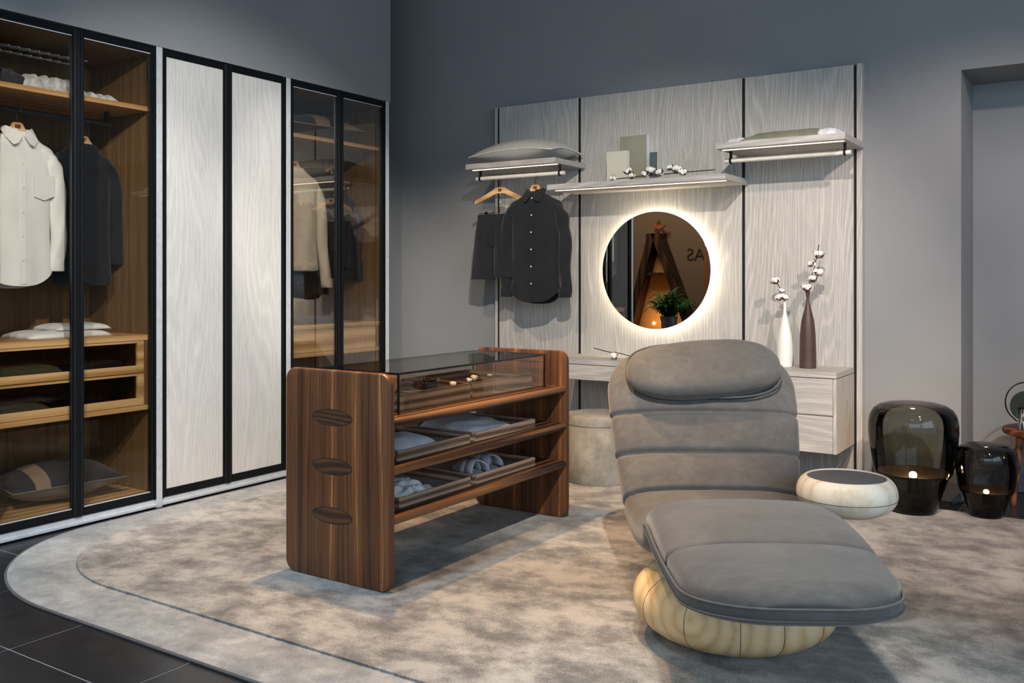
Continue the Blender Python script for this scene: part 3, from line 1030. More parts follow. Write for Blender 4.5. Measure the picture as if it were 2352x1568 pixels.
def slipper(label, cx, cy, z, rz):
    s = thing('slipper', label, 'slipper', (cx, cy, z), (0, 0, rz), 'felt slippers in the lowest tray', world=False)
    n = 36
    outl = []
    for k in range(n):
        a = 2 * PI * k / n
        y = 0.125 * math.sin(a)
        w = 0.046 + 0.007 * math.sin(a)
        outl.append((w * math.cos(a), y))
    MB().slab(outl, 0.0, 0.012, 0.003, 'XY').build('sole', 'felt', s, auto=50)
    for sg in (-1, 1):
        for nm, ww, off, mt in (('strap', 0.030, 0.0, 'felt'), ('strap_trim', 0.036, -0.0015, 'felt_edge')):
            vs, fs = [], []
            m = 16
            for k in range(m + 1):
                a = PI * k / m
                x = -0.050 * math.cos(a)
                zc = 0.006 + (0.062 + off) * math.sin(a) ** 0.8
                yc = 0.045 + sg * 0.040 * math.cos(a)
                for e2 in (-1, 1):
                    for dz in (0, 0.004):
                        vs.append((x * (1 + dz * 4), yc + e2 * ww, zc + dz))
            for k in range(m):
                b = 4 * k
                for q in ((0, 1, 5, 4), (2, 6, 7, 3), (0, 4, 6, 2), (1, 3, 7, 5)):
                    fs.append(tuple(b + i for i in q))
            fs += [(0, 2, 3, 1), (4 * m, 4 * m + 1, 4 * m + 3, 4 * m + 2)]
            mesh(nm, vs, fs, mt, s, True)
    return s


slipper('grey felt slipper with crossed straps, nearer the scarf tray', -2.62, 3.60, 0.326, R(-112))
slipper('grey felt slipper with crossed straps, farther from the scarf tray', -2.65, 3.735, 0.326, R(-100))

# small things in the glass case
k = thing('leather_folder', 'brown leather folder standing open in glass case', 'folder', (-2.70, 3.08, 0.71))
vs, fs = [], []
for j in range(9):
    for i in range(2):
        s_ = j / 8
        vs.append((-2.80 + 0.05 * i, 2.97 + 0.17 * s_, 0.71 + 0.10 * s_ ** 2 + 0.0))
vs = []
for j in range(11):
    s_ = j / 10
    for x in (-2.84, -2.62):
        for d in (0, 0.006):
            vs.append((x, 2.965 + 0.16 * s_ + d * 0.5, 0.712 + 0.12 * s_ ** 2.2 + d))
for j in range(10):
    b = 4 * j
    for q in ((0, 2, 6, 4), (1, 5, 7, 3), (0, 4, 5, 1), (2, 3, 7, 6)):
        fs.append(tuple(b + i for i in q))
fs += [(0, 1, 3, 2), (40, 42, 43, 41)]
mesh('cover', vs, fs, plain('folder_leather', '#6a5440', 0.55), k, True)
box('pages', -2.82, -2.63, 3.02, 3.20, 0.711, 0.722, 'page', k)


def lumps(c, r, n, seed, flat=1.0):
    rnd = random.Random(seed)
    mb = MB()
    for i in range(n):
        a = 2 * PI * i / n + rnd.random()
        d = r * 0.5 if n > 1 else 0
        bm = bmesh.new()
        bmesh.ops.create_icosphere(bm, subdivisions=2, radius=r * rnd.uniform(0.6, 0.75))
        off = Vector((c[0] + d * math.cos(a), c[1] + d * math.sin(a), c[2] + rnd.uniform(-0.25, 0.3) * r))
        bm.verts.index_update()
        vs = []
        for q in bm.verts:
            p = q.co * (1 + 0.12 * nz(q.co.x * 90 + seed, q.co.y * 90, q.co.z * 90))
            vs.append(p + off)
        mb.add(vs, [tuple(x.index for x in f.verts) for f in bm.faces])
        bm.free()
    return mb


def petals(c, r, n, seed, up=Vector((0, 0, 1)), spread=1.0):
    rnd = random.Random(seed)
    mb = MB()
    up = Vector(up).normalized()
    a0 = up.orthogonal().normalized()
    b0 = up.cross(a0)
    for i in range(n):
        a = 2 * PI * i / n + rnd.uniform(-0.2, 0.2)
        d = a0 * math.cos(a) + b0 * math.sin(a)
        s = d.cross(up)
        C = Vector(c)
        p0 = C - up * r * 0.9
        p1 = C + d * r * 0.9 * spread - up * r * 0.35
        p2 = C + d * r * 1.35 * spread + up * r * 0.35
        w = r * 0.34
        vs = [p0 + s * w * 0.3, p0 - s * w * 0.3, p1 + s * w, p1 - s * w, p2]
        vs2 = [q - d * 0.002 for q in vs]
        mb.add(vs + vs2, [(0, 1, 3, 2), (2, 3, 4), (5, 7, 8, 6), (7, 9, 8), (0, 2, 7, 5), (1, 6, 8, 3), (2, 4, 9, 7), (3, 8, 9, 4)])
    return mb


def boll(parent, c, r, seed, up=(0, 0, 1)):
    r *= 1.12
    o = lumps(c, r, 4, seed).build('boll', 'cotton', parent, True)
    petals(c, r * 1.12, 5, seed + 50, up).build('husk', 'husk', o)
    return o


def cotton_bud(label, c, r, seed):
    o = thing('cotton_boll', label, 'cotton boll', c)
    lumps(c, r, 4, seed).build('fluff', 'cotton', o, True)
    petals((c[0], c[1], c[2] - r * 0.2), r * 0.8, 5, seed + 3).build('husk', 'husk', o)
    return o


cotton_bud('loose white cotton boll in glass case, nearest the big tenoned panel', (-2.515, 3.345, 0.780), 0.014, 3)
cotton_bud('loose white cotton boll over the joint between the two case trays', (-2.513, 3.468, 0.785), 0.012, 4)
cotton_bud('loose white cotton boll just past the tray joint in glass case', (-2.535, 3.535, 0.786), 0.015, 5)
cotton_bud('small loose cotton boll deepest in the glass case, toward stool', (-2.56, 3.70, 0.782), 0.010, 6)
k = thing('bead_bracelet', 'dark beaded bracelet lying in glass case behind bolls', 'bracelet', (-2.72, 3.45, 0.71))
for q in range(14):
    a = 2 * PI * q / 14
    MB().lathe([(0, -0.009), (0.0065, -0.0065), (0.009, 0), (0.0065, 0.0065), (0, 0.009)], (-2.72 + 0.042 * math.cos(a), 3.40 + 0.042 * math.sin(a), 0.778), 10).build(
        'bead', 'gunmetal' if q % 3 else 'brass', k, True)
box('stand', -2.76, -2.68, 3.36, 3.44, 0.7095, 0.768, 'traylining', k)
k = thing('card_wallet', 'small dark slate wallet lying flat in glass case', 'wallet', (-2.60, 3.20, 0.71))
box('wallet_body', -2.66, -2.55, 3.14, 3.24, 0.7095, 0.755, 'slatebox', k, 0.004)
box('wallet_band', -2.655, -2.555, 3.185, 3.197, 0.755, 0.757, 'black', k, 0)

# ------------------------------------------------------------------ lounge chair
L0, D0 = 0.768, 3.30
cs, sn = math.cos(YAW), math.sin(YAW)
CH = (L0 * cs - D0 * sn, L0 * sn + D0 * cs, FZ)
ch = thing('lounge_chair', 'grey nubuck chaise lounge chair on round turned wooden base', 'lounge chair', CH, (0, 0, YAW - R(2.06)), world=False)
# local frame: x across, -y toward the foot end, z up from the rug
prof = []
for q in range(25):
    a = -PI / 2 + PI * q / 24
    rr = 0.345 * (abs(math.cos(a)) ** 0.72)
    zz = 0.131 + 0.131 * sgnpow(math.sin(a), 0.9)
    prof.append((max(rr, 0.0), zz))
prof[0] = (0.0, 0.0)
prof[-1] = (0.0, 0.262)
MB().lathe(prof, (0, -0.09, 0), 80).build('base', 'ash', ch, True)
# fine joints between the glued segments of the base
mb = MB()
for a in (200, 232, 262, 285, 312, 150, 20, 80):
    pts = []
    for r_, z_ in prof[2:-4]:
        pts.append((r_ * 1.0005 * math.cos(R(a)), r_ * 1.0005 * math.sin(R(a)) - 0.09, z_))
    mb.tube(pts, 0.0011, 4)
mb.build('base_joint', 'husk', ch)
MB().lathe([(0, 0.255), (0.15, 0.255), (0.155, 0.262), (0.155, 0.30), (0, 0.30)], (0.0, 0.06, 0), 40).build('swivel_plate', 'gap', ch, auto=40)


def spline(pts, m):
    """Catmull-Rom through pts with m samples per span"""
    out = []
    P = [pts[0]] + list(pts) + [pts[-1]]
    n = len(pts)
    for i in range(n - 1):
        p0, p1, p2, p3 = (P[i + j] for j in range(4))
        for q in range(m):
            u = q / m
            out.append(tuple(0.5 * ((2 * b) + (c - a) * u + (2 * a - 5 * b + 4 * c - d) * u * u + (-a + 3 * b - 3 * c + d) * u ** 3)
                             for a, b, c, d in zip(p0, p1, p2, p3)))
    out.append(tuple(pts[-1]))
    return out


def cushion(name, ctrl, seams, r_start, r_end, parent, mat='nubuck', puff=0.016, seed=0.0, nw=40, sidew=0.012, shift=0.0):
    """ctrl rows: y, z of the upper surface, half width, thickness; seams = arc positions given as (y, z)"""
    P = spline(ctrl, 20)
    n = len(P)
    s = [0.0]
    for a, b in zip(P[:-1], P[1:]):
        s.append(s[-1] + math.hypot(b[0] - a[0], b[1] - a[1]))
    tot = s[-1]
    spos = sorted(s[min(range(n), key=lambda i: (P[i][0] - q[0]) ** 2 + (P[i][1] - q[1]) ** 2)] for q in seams)
    bounds = [0.0] + spos + [tot]
    vs = []
    # extra rows near the ends for rounding
    for i in range(n):
        y, z, hw, th = P[i]
        a, b = P[max(i - 1, 0)], P[min(i + 1, n - 1)]
        ty, tz = b[0] - a[0], b[1] - a[1]
        L = math.hypot(ty, tz)
        ny, nzv = -tz / L, ty / L
        if nzv < 0 or (abs(nzv) < 1e-6 and ny > 0):
            ny, nzv = -ny, -nzv
        # plan rounding at both ends
        for e, r in ((s[i], r_start), (tot - s[i], r_end)):
            if e < r:
                hw = hw - r + math.sqrt(max(0.0, r * r - (r - e) ** 2))
        rt = 0.055
        tk = 1.0
        for e in (s[i], tot - s[i]):
            if e < rt:
                tk = min(tk, math.sqrt(max(0.0, 1 - ((rt - e) / rt) ** 2)))
        # channel puffing
        k = max(j for j in range(len(bounds) - 1) if s[i] >= bounds[j] - 1e-9)
        k = min(k, len(bounds) - 2)
        u = (s[i] - bounds[k]) / max(1e-6, bounds[k + 1] - bounds[k])
        dip = 0.0
        for q in spos:
            dip += math.exp(-((s[i] - q) / 0.007) ** 2)
        pf = puff * (max(0.0, 4 * u * (1 - u)) ** 0.5) - 0.014 * dip
        for j in range(nw):
            an = 2 * PI * j / nw
            c, d = math.cos(an), math.sin(an)
            uu = sgnpow(c, 0.42)
            ww = sgnpow(d, 0.62)
            x = hw * uu
            near = 0.5 + 0.5 * ww
            x -= math.copysign(sidew * dip * abs(uu) ** 6, x)
            off = (-0.5 + 0.5 * ww) * th * tk - (1 - tk) * th * 0.5
            crown = (1 - uu * uu) * 0.012
            wr = 0.0
            if ww > 0.2:
                wr = 0.0035 * nz(x * 9 + seed, s[i] * 14, seed) + 0.0055 * nz(x * 42 + seed, s[i] * 7, 3 + seed) * math.exp(-min(abs(s[i] - q) for q in bounds) / 0.05)
            o = off + (pf + crown) * tk * max(0.0, ww) + wr * tk
            # straight seam, but its ends run down at the flanks
            vs.append((x + shift, y + ny * o, z + nzv * o))
    fs = []
    for i in range(n - 1):
        for j in range(nw):
            j2 = (j + 1) % nw
            fs.append((i * nw + j, i * nw + j2, (i + 1) * nw + j2, (i + 1) * nw + j))
    fs.append(tuple(range(nw)))
    fs.append(tuple((n - 1) * nw + j for j in range(nw)))
    return mesh(name, vs, fs, mat, parent, True), P


zo = -FZ
back_ctrl = [(0.655, 0.965 + zo, 0.375, 0.115), (0.60, 0.885 + zo, 0.384, 0.115), (0.545, 0.80 + zo, 0.387, 0.118), (0.485, 0.705 + zo, 0.382, 0.122),
             (0.395, 0.558 + zo, 0.366, 0.130), (0.345, 0.490 + zo, 0.355, 0.135), (0.285, 0.432 + zo, 0.345, 0.14), (0.20, 0.402 + zo, 0.335, 0.14),
             (0.08, 0.392 + zo, 0.325, 0.135), (-0.06, 0.40 + zo, 0.31, 0.12), (-0.13, 0.41 + zo, 0.30, 0.10)]
cushion('back_cushion', back_ctrl, [(0.485, 0.705 + zo), (0.395, 0.558 + zo), (0.285, 0.432 + zo)], 0.19, 0.10, ch, seed=1.3)
leg_ctrl = [(0.11, 0.395 + zo, 0.300, 0.11), (0.03, 0.428 + zo, 0.306, 0.12), (-0.08, 0.462 + zo, 0.311, 0.125), (-0.20, 0.481 + zo, 0.314, 0.13), (-0.32, 0.484 + zo, 0.316, 0.13),
            (-0.45, 0.477 + zo, 0.315, 0.12), (-0.58, 0.467 + zo, 0.310, 0.11), (-0.70, 0.455 + zo, 0.301, 0.10), (-0.82, 0.450 + zo, 0.290, 0.092), (-0.955, 0.455 + zo, 0.279, 0.08)]
leg_o, LP = cushion('leg_cushion', leg_ctrl, [(-0.58, 0.467 + zo)], 0.10, 0.20, ch, seed=5.1, shift=0.014)
# lower shell with a welt around the leg rest
vs, fs = [], []
pl = [p for p in LP if p[0] < 0.06]
rim = []
N = len(pl)
ss = [0.0]
for a, b in zip(pl[:-1], pl[1:]):
    ss.append(ss[-1] + math.hypot(b[0] - a[0], b[1] - a[1]))
for side in (-1, 1):
    seq = []
    for i, p in enumerate(pl):
        e = ss[-1] - ss[i]
        hw = p[2] + 0.006
        if e < 0.21:
            hw = hw - 0.21 + math.sqrt(max(0, 0.21 ** 2 - (0.21 - e) ** 2))
        seq.append((side * hw + 0.014, p[0] - (0.006 if e < 0.2 else 0), p[1] - p[3] * 0.62))
    rim.append(seq)
loop = rim[0] + rim[1][::-1]
mb = MB()
mb.tube([(a, b, c + 0.012) for a, b, c in loop], 0.0042, 6)
mb.tube([(a, b, c - 0.018) for a, b, c in loop], 0.0042, 6)
mb.build('welt', 'piping', ch, True)
nl = len(loop)
vs = [(a, b, c + 0.012) for a, b, c in loop] + [(a, b, c - 0.018) for a, b, c in loop] + [(a * 0.93, b + 0.015, c - 0.034) for a, b, c in loop]
fs = []
for r_ in range(2):
    for q in range(nl - 1):
        fs.append((r_ * nl + q, r_ * nl + q + 1, (r_ + 1) * nl + q + 1, (r_ + 1) * nl + q))
h2 = nl // 2
for q in range(h2 - 1):
    fs.append((2 * nl + q, 2 * nl + q + 1, 2 * nl + nl - 2 - q, 2 * nl + nl - 1 - q))
mesh('lower_shell', vs, fs, 'nubuck', ch, True)

# head pillow
vs, fs = [], []
nu, nv_ = 56, 32
PCY, PCZ = 0.527, 0.878 + zo
tl = math.hypot(0.545 - 0.655, 0.80 - 0.965)
ey, ez = (0.655 - 0.545) / tl, (0.965 - 0.80) / tl     # up along the back
fy, fz = -ez, ey                                        # out of the back
for i in range(nv_ + 1):
    ph_ = -PI / 2 + PI * i / nv_
    for j in range(nu):
        th_ = 2 * PI * j / nu
        cu = sgnpow(math.cos(th_), 0.62)
        cv = sgnpow(math.sin(th_), 0.74)
        rr = abs(math.cos(ph_)) ** 0.42
        dd = sgnpow(math.sin(ph_), 0.9)
        x = 0.314 * cu * rr
        v_ = 0.122 * cv * rr * (1 + 0.05 * math.cos(x * 6))
        d_ = 0.060 * dd * (1 - 0.18 * (x / 0.318) ** 2) + 0.004 * nz(x * 12, v_ * 14, 2)
        bend = -0.10 * max(0.0, v_) ** 1.0 * 0.35
        v_ += 0.012 * x / 0.318 + 0.006 * math.sin(x * 9)
        vs.append((x, PCY + ey * v_ + fy * (d_ + bend), PCZ + ez * v_ + fz * (d_ + bend)))
for i in range(nv_):
    for j in range(nu):
        j2 = (j + 1) % nu
        fs.append((i * nu + j, i * nu + j2, (i + 1) * nu + j2, (i + 1) * nu + j))
mesh('head_pillow', vs, fs, 'nubuck', ch, True)
pts = []
for j in range(nu + 1):
    th_ = 2 * PI * j / nu
    x = 0.314 * sgnpow(math.cos(th_), 0.62)
    v_ = 0.124 * sgnpow(math.sin(th_), 0.74)
    pts.append((x, PCY + ey * v_ + fy * -0.012, PCZ + ez * v_ + fz * -0.012))
MB().tube(pts, 0.0045, 6, False).build('pillow_welt', 'piping', ch, True)

# ------------------------------------------------------------------ side table
LT, DT = 1.2146, 3.385
sd = thing('side_table', 'round turned pale wood side table with dark sunken top beside lounge chair', 'side table', (LT * cs - DT * sn, LT * sn + DT * cs, FZ), world=False)
prof = []
zb_, zt_ = 0.393 + zo, 0.527 + zo
for q in range(25):
    a = -PI / 2 + (PI / 2 + R(58)) * q / 24
    rr = 0.1755 * abs(math.cos(a)) ** (0.62 if a < 0 else 0.30)
    zc = zb_ + 0.078 + (0.078 if a < 0 else 0.070) * math.sin(a)
    prof.append((rr, zc))
prof[0] = (0.0, zb_)
top_r, top_z = prof[-1]
prof += [(top_r - 0.004, top_z + 0.002), (top_r - 0.007, top_z + 0.001), (top_r - 0.008, top_z - 0.006)]
MB().lathe(prof, (0, 0, 0), 72).build('bowl', 'ashpale', sd, True)
ri = top_r - 0.0075
MB().lathe([(0, top_z - 0.006), (ri, top_z - 0.006), (ri, top_z - 0.003), (0, top_z - 0.003)], (0, 0, 0), 64).build('inset_top', 'inset', sd)
MB().lathe([(0.174, zb_ + 0.067), (0.1752, zb_ + 0.067), (0.1757, zb_ + 0.068), (0.1752, zb_ + 0.069), (0.174, zb_ + 0.069)], (0, 0, 0), 72).build('groove', 'husk', sd)
MB().tube([(-0.042, -0.02, 0.0), (-0.042, -0.02, zb_ + 0.02)], 0.015, 20).lathe([(0, 0), (0.06, 0), (0.06, 0.006), (0, 0.008)], (-0.042, -0.02, 0), 32).build('pedestal', 'black', sd, auto=40)


# ------------------------------------------------------------------ blown glass lamps
def balloon(label, x, y, rmax, h, mat, bulbmat):
    o = thing('glass_lamp', label, 'lamp', (x, y, FZ), world=False)
    k = h / 0.597
    q = rmax / 0.224
    low = [(0.0, 0.0), (0.095, 0.0), (0.116, 0.008), (0.124, 0.03), (0.140, 0.09), (0.160, 0.15), (0.178, 0.198), (0.184, 0.208), (0.184, 0.214)]
    MB().lathe([(r * q, z * k) for r, z in low], (0, 0, 0), 64).build('lower_glass', mat, o, True)
    upp = [(0.190, 0.205), (0.196, 0.225), (0.208, 0.30), (0.219, 0.38), (0.2235, 0.44), (0.222, 0.485), (0.214, 0.525), (0.196, 0.556), (0.165, 0.578), (0.12, 0.590), (0.06, 0.596), (0.0, 0.597)]
    MB().lathe([(r * q, z * k) for r, z in upp], (0, 0, 0), 64).build('upper_glass', mat, o, True)
    dish = [(0.0, 0.172), (0.05, 0.175), (0.12, 0.190), (0.176, 0.210), (0.180, 0.214), (0.176, 0.213), (0.12, 0.194), (0.05, 0.180), (0, 0.177)]
    MB().lathe([(r * q, z * k) for r, z in dish], (0, 0, 0), 56).build('reflector_dish', 'brass', o, True)
    MB().lathe([(0, 0.10 * k), (0.030 * q, 0.10 * k), (0.030 * q, 0.172 * k), (0.022 * q, 0.185 * k), (0, 0.185 * k)], (0, 0, 0), 24).build('socket', 'black', o, auto=40)
    MB().lathe([(0, 0.180 * k), (0.010 * q, 0.182 * k), (0.017 * q, 0.188 * k), (0.020 * q, 0.197 * k), (0.017 * q, 0.206 * k), (0.010 * q, 0.213 * k), (0, 0.215 * k)], (0, 0, 0), 20).build('bulb', bulbmat, o, True)
    return o


la = balloon('large smoked blown glass lamp, glowing, on rug beside the panelling', -0.937, 5.296, 0.224, 0.580, 'balloon', 'bulb')
lb = balloon('small dark blown glass lamp, glowing, in front of the niche', -0.600, 5.397, 0.152, 0.378, 'balloondark', 'bulbsmall')


def cable(label, pts):
    P = spline(pts, 8)
    return tag(MB().tube(P, 0.004, 7).build('power_cable', 'cable', None, True), label, 'cable')


cable('black power cable arching on floor from big glass lamp to small one', [(-0.86, 5.40, 0.023), (-0.80, 5.46, 0.03), (-0.74, 5.49, 0.05), (-0.68, 5.51, 0.04), (-0.66, 5.55, 0.005), (-0.60, 5.62, 0.005)])
cable('black power cable trailing from small glass lamp into the niche', [(-0.50, 5.46, 0.023), (-0.44, 5.50, 0.02), (-0.42, 5.58, 0.006), (-0.30, 5.62, 0.006), (-0.1, 5.72, 0.006)])

# ------------------------------------------------------------------ teak stool and disc lamp in the niche
ts = thing('teak_stool', 'round red-brown wooden stool standing in wall niche', 'stool', (-0.356, 5.905, 0), world=False)
MB().lathe([(0, 0.385), (0.20, 0.385), (0.217, 0.392), (0.220, 0.402), (0.218, 0.418), (0.210, 0.422), (0, 0.424)], (0, 0, 0), 56).build('seat', 'teak', ts, auto=40)
for a in (215, 335, 95):
    ca, sa = math.cos(R(a)), math.sin(R(a))
    MB().tube([(0.19 * ca, 0.19 * sa, 0.0), (0.15 * ca, 0.15 * sa, 0.388)], [0.014, 0.020], 14).build('leg', 'teak', ts, auto=40)
dl = thing('disc_lamp', 'table lamp with dark glass disc inside a thin black ring, on stool', 'lamp', (-0.455, 5.80, 0.424), world=False)
fx, fy2 = cs, sn     # ring plane faces the room
def ringpt(r, a, c=0.150):
    return (fx * r * math.cos(a), fy2 * r * math.cos(a), c + r * math.sin(a))
pts = [ringpt(0.107, R(a), 0.150) for a in range(-42, 226, 6)]
pts = [(pts[0][0] * 0.55, pts[0][1] * 0.55, 0.045)] + pts + [(pts[-1][0] * 0.55, pts[-1][1] * 0.55, 0.045)]
MB().tube(pts, 0.0038, 8).build('ring', 'black', dl, True)
mb = MB()
n = 48
vs = [(-sn * 0.004, cs * 0.004, 0.135), (sn * 0.004, -cs * 0.004, 0.135)]
for sgn_ in (1, -1):
    for q in range(n):
        p = ringpt(0.080, 2 * PI * q / n, 0.130)
        vs.append((p[0] - sn * 0.004 * sgn_, p[1] + cs * 0.004 * sgn_, p[2]))
fs = []
for q in range(n):
    q2 = (q + 1) % n
    fs += [(0, 2 + q, 2 + q2), (1, 2 + n + q2, 2 + n + q), (2 + q, 2 + n + q, 2 + n + q2, 2 + q2)]
mesh('disc', vs, fs, plain('dark_disc', '#2a302c', 0.25), dl)
MB().lathe([(0, 0), (0.030, 0), (0.030, 0.06), (0.026, 0.066), (0.026, 0.115), (0, 0.115)], (0, -0.02, 0), 32).build('base', 'chrome', dl, auto=40)
MB().lathe([(0, 0.116), (0.030, 0.116), (0.030, 0.122), (0, 0.122)], (0, -0.02, 0), 32).build('cap', 'black', dl, auto=40)


# ------------------------------------------------------------------ vases and cotton twigs
def vase(label, x, y, z, mat, pr):
    o = thing('bottle_vase', label, 'vase', (x, y, z), world=False)
    P = spline(pr, 6)
    MB().lathe([(0, 0)] + P, (0, 0, 0), 44).build('body', mat, o, True)
    r, h = P[-1][:2]
    MB().lathe([(r, h), (r + 0.0012, h + 0.001), (r - 0.002, h + 0.002), (r - 0.0035, h - 0.02)], (0, 0, 0), 32).build('lip', mat, o, True)
    return o


vase('slender white bottle vase on desk holding a short cotton twig', -1.672, 5.47, 0.7305, 'white_vase',
     [(0.042, 0.0), (0.045, 0.04), (0.046, 0.09), (0.043, 0.15), (0.034, 0.21), (0.022, 0.265), (0.012, 0.31), (0.0075, 0.345), (0.0085, 0.375), (0.0095, 0.385)])
vase('tall dark brown bottle vase on desk holding a long cotton twig', -1.538, 5.47, 0.7305, 'brown_vase',
     [(0.047, 0.0), (0.0465, 0.04), (0.0455, 0.12), (0.043, 0.20), (0.036, 0.27), (0.025, 0.32), (0.013, 0.37), (0.0085, 0.40), (0.012, 0.43), (0.0155, 0.446)])


def twig(label, pts, bolls, rad=0.0024, loc=None):
    o = thing('cotton_twig', label, 'cotton twig', loc or pts[0])
    MB().tube(spline(pts, 6), rad, 7).build('stem', 'twig', o, True)
    for i, (c, r, up) in enumerate(bolls):
        boll(o, c, r, hash(round(c[0] * 1000)) % 97 + i, up)
    return o


twig('long cotton twig with five bolls in the brown vase',
     [(-1.538, 5.47, 0.95), (-1.538, 5.47, 1.17), (-1.515, 5.46, 1.25), (-1.495, 5.455, 1.32), (-1.478, 5.45, 1.39), (-1.468, 5.45, 1.445)],
     [((-1.541, 5.455, 1.197), 0.021, (0.1, -0.2, 1)), ((-1.503, 5.448, 1.248), 0.020, (-0.4, -0.3, 1)), ((-1.473, 5.45, 1.288), 0.023, (0.8, -0.2, 0.6)),
      ((-1.510, 5.45, 1.338), 0.019, (-0.7, -0.3, 0.6)), ((-1.470, 5.45, 1.388), 0.023, (0.4, -0.3, 0.9))])
twig('short cotton twig with three bolls in the white vase',
     [(-1.672, 5.47, 0.95), (-1.672, 5.47, 1.115), (-1.685, 5.46, 1.15), (-1.70, 5.455, 1.20), (-1.722, 5.45, 1.235)],
     [((-1.700, 5.452, 1.140), 0.020, (-0.3, -0.3, 1)), ((-1.668, 5.452, 1.142), 0.020, (0.4, -0.3, 0.9)), ((-1.684, 5.452, 1.178), 0.014, (0.2, -0.3, 1)), ((-1.722, 5.45, 1.236), 0.020, (-0.4, -0.3, 0.9))])
zs = 1.868
twig('cotton twig with many bolls lying on the shelf above the mirror',
     [(-2.735, 5.33, zs + 0.014), (-2.62, 5.35, zs + 0.022), (-2.50, 5.34, zs + 0.026), (-2.38, 5.36, zs + 0.03), (-2.25, 5.35, zs + 0.032), (-2.05, 5.34, zs + 0.034)],
     [((-2.728, 5.32, zs + 0.022), 0.018, (-1, -0.3, 0.4)), ((-2.622, 5.32, zs + 0.060), 0.021, (-0.2, -0.3, 1)), ((-2.588, 5.31, zs + 0.026), 0.018, (-0.6, -0.5, 0.3)),
      ((-2.503, 5.32, zs + 0.035), 0.018, (-0.4, -0.4, 0.8)), ((-2.462, 5.32, zs + 0.054), 0.024, (0, -0.4, 1)), ((-2.404, 5.32, zs + 0.035), 0.022, (-0.5, -0.5, 0.5)),
      ((-2.328, 5.31, zs + 0.062), 0.018, (-0.6, -0.3, 0.8)), ((-2.282, 5.31, zs + 0.048), 0.024, (0, -0.4, 1)), ((-2.246, 5.31, zs + 0.030), 0.021, (0.4, -0.4, 0.6))], 0.003)
twig('cotton twig with one open boll lying on desk behind lounge chair',
     [(-2.885, 5.36, 0.797), (-2.82, 5.355, 0.785), (-2.76, 5.35, 0.776), (-2.70, 5.35, 0.773), (-2.64, 5.35, 0.762), (-2.55, 5.36, 0.745)],
     [((-2.722, 5.33, 0.757), 0.021, (-0.3, -0.8, -0.1))], 0.0028)

# ------------------------------------------------------------------ books on the middle shelf
bk = thing('ivory_book', 'small ivory cloth book standing on shelf, shorter than canvas', 'book', (-2.79, 5.5, 1.868))
box('cover', -2.866, -2.712, 5.50, 5.503, 1.868, 2.086, 'paper', bk, 0.001)
box('cover', -2.866, -2.712, 5.527, 5.530, 1.868, 2.086, 'paper', bk, 0.001)
box('spine', -2.866, -2.863, 5.503, 5.527, 1.868, 2.086, 'paper', bk, 0.0005)
box('page_block', -2.863, -2.714, 5.503, 5.527, 1.871, 2.083, 'page', bk, 0)
cv = thing('canvas_board', 'tall olive grey canvas board leaning on shelf behind ivory book', 'picture', (-2.72, 5.6, 1.868))
box('front_face', -2.815, -2.622, 5.598, 5.601, 1.868, 2.195, 'canvas', cv, 0.001)
box('edge_body', -2.815, -2.622, 5.601, 5.645, 1.868, 2.195, 'page', cv, 0.001)
fr = thing('slate_frame', 'small dark slate frame standing right next to the canvas board', 'frame', (-2.53, 5.55, 1.868))
box('frame_front', -2.572, -2.522, 5.535, 5.545, 1.868, 2.066, 'slatebox', fr, 0.001)
box('frame_back', -2.568, -2.526, 5.545, 5.560, 1.868, 2.060, 'page', fr, 0.001)


# ------------------------------------------------------------------ cushions
def pillow_pt(u, w, lx, ly, h, seed, side):
    prof = max(0.0, (1 - u * u) * (1 - w * w)) ** 0.55
    pinch = 1 - 0.06 * (1 - abs(u)) ** 1 * 0 - 0.05 * (1 - (u * u)) * abs(w) ** 6 - 0.05 * (1 - w * w) * abs(u) ** 6
    z = h / 2 * prof * side * (1 + 0.10 * nz(u * 2 + seed, w * 2, seed))
    return (u * lx / 2 * pinch, w * ly / 2 * pinch, z)


def pillow(name, label, loc, rz, lx, ly, h, top, bot, trim, seed=0, band=None, cat='cushion', droop=0.0, tiltx=0.0):
    o = thing(name, label, cat, loc, (tiltx, 0, rz), world=False)
    n = 24

    def face(nm, side, mat, u0=-1, u1=1, off=0.0):
        vs, fs = [], []
        for j in range(n + 1):
            for i in range(n + 1):
                u = u0 + (u1 - u0) * i / n
                w = -1 + 2 * j / n
                p = pillow_pt(u, w, lx, ly, h, seed, side)
                z = p[2] + off * side - droop * max(0.0, (abs(u) * abs(w))) ** 2
                vs.append((p[0], p[1], max(z + h / 2, 0.003)))
        for j in range(n):
            for i in range(n):
                a = j * (n + 1) + i
                fs.append((a, a + 1, a + n + 2, a + n + 1))
        return mesh(nm, vs, fs, mat, o, True)
    face('top_cover', 1, top)
    face('under_cover', -1, bot)
    if band:
        for (u0, u1, mt) in band:
            face('band', 1, mt, u0, u1, 0.0015)
    pts = []
    m = 30
    for (ua, wa_, ub, wb_) in ((-1, -1, 1, -1), (1, -1, 1, 1), (1, 1, -1, 1), (-1, 1, -1, -1)):
        for q in range(m):
            s_ = q / m
            p = pillow_pt(ua + (ub - ua) * s_, wa_ + (wb_ - wa_) * s_, lx, ly, h, seed, 1)
            u_, w_ = ua + (ub - ua) * s_, wa_ + (wb_ - wa_) * s_
            pts.append((p[0], p[1], max(0.004, h / 2 - droop * (abs(u_) * abs(w_)) ** 2)))
    MB().tube(pts + pts[:1], 0.004, 6, False).build('piping', trim, o, True)
    return o


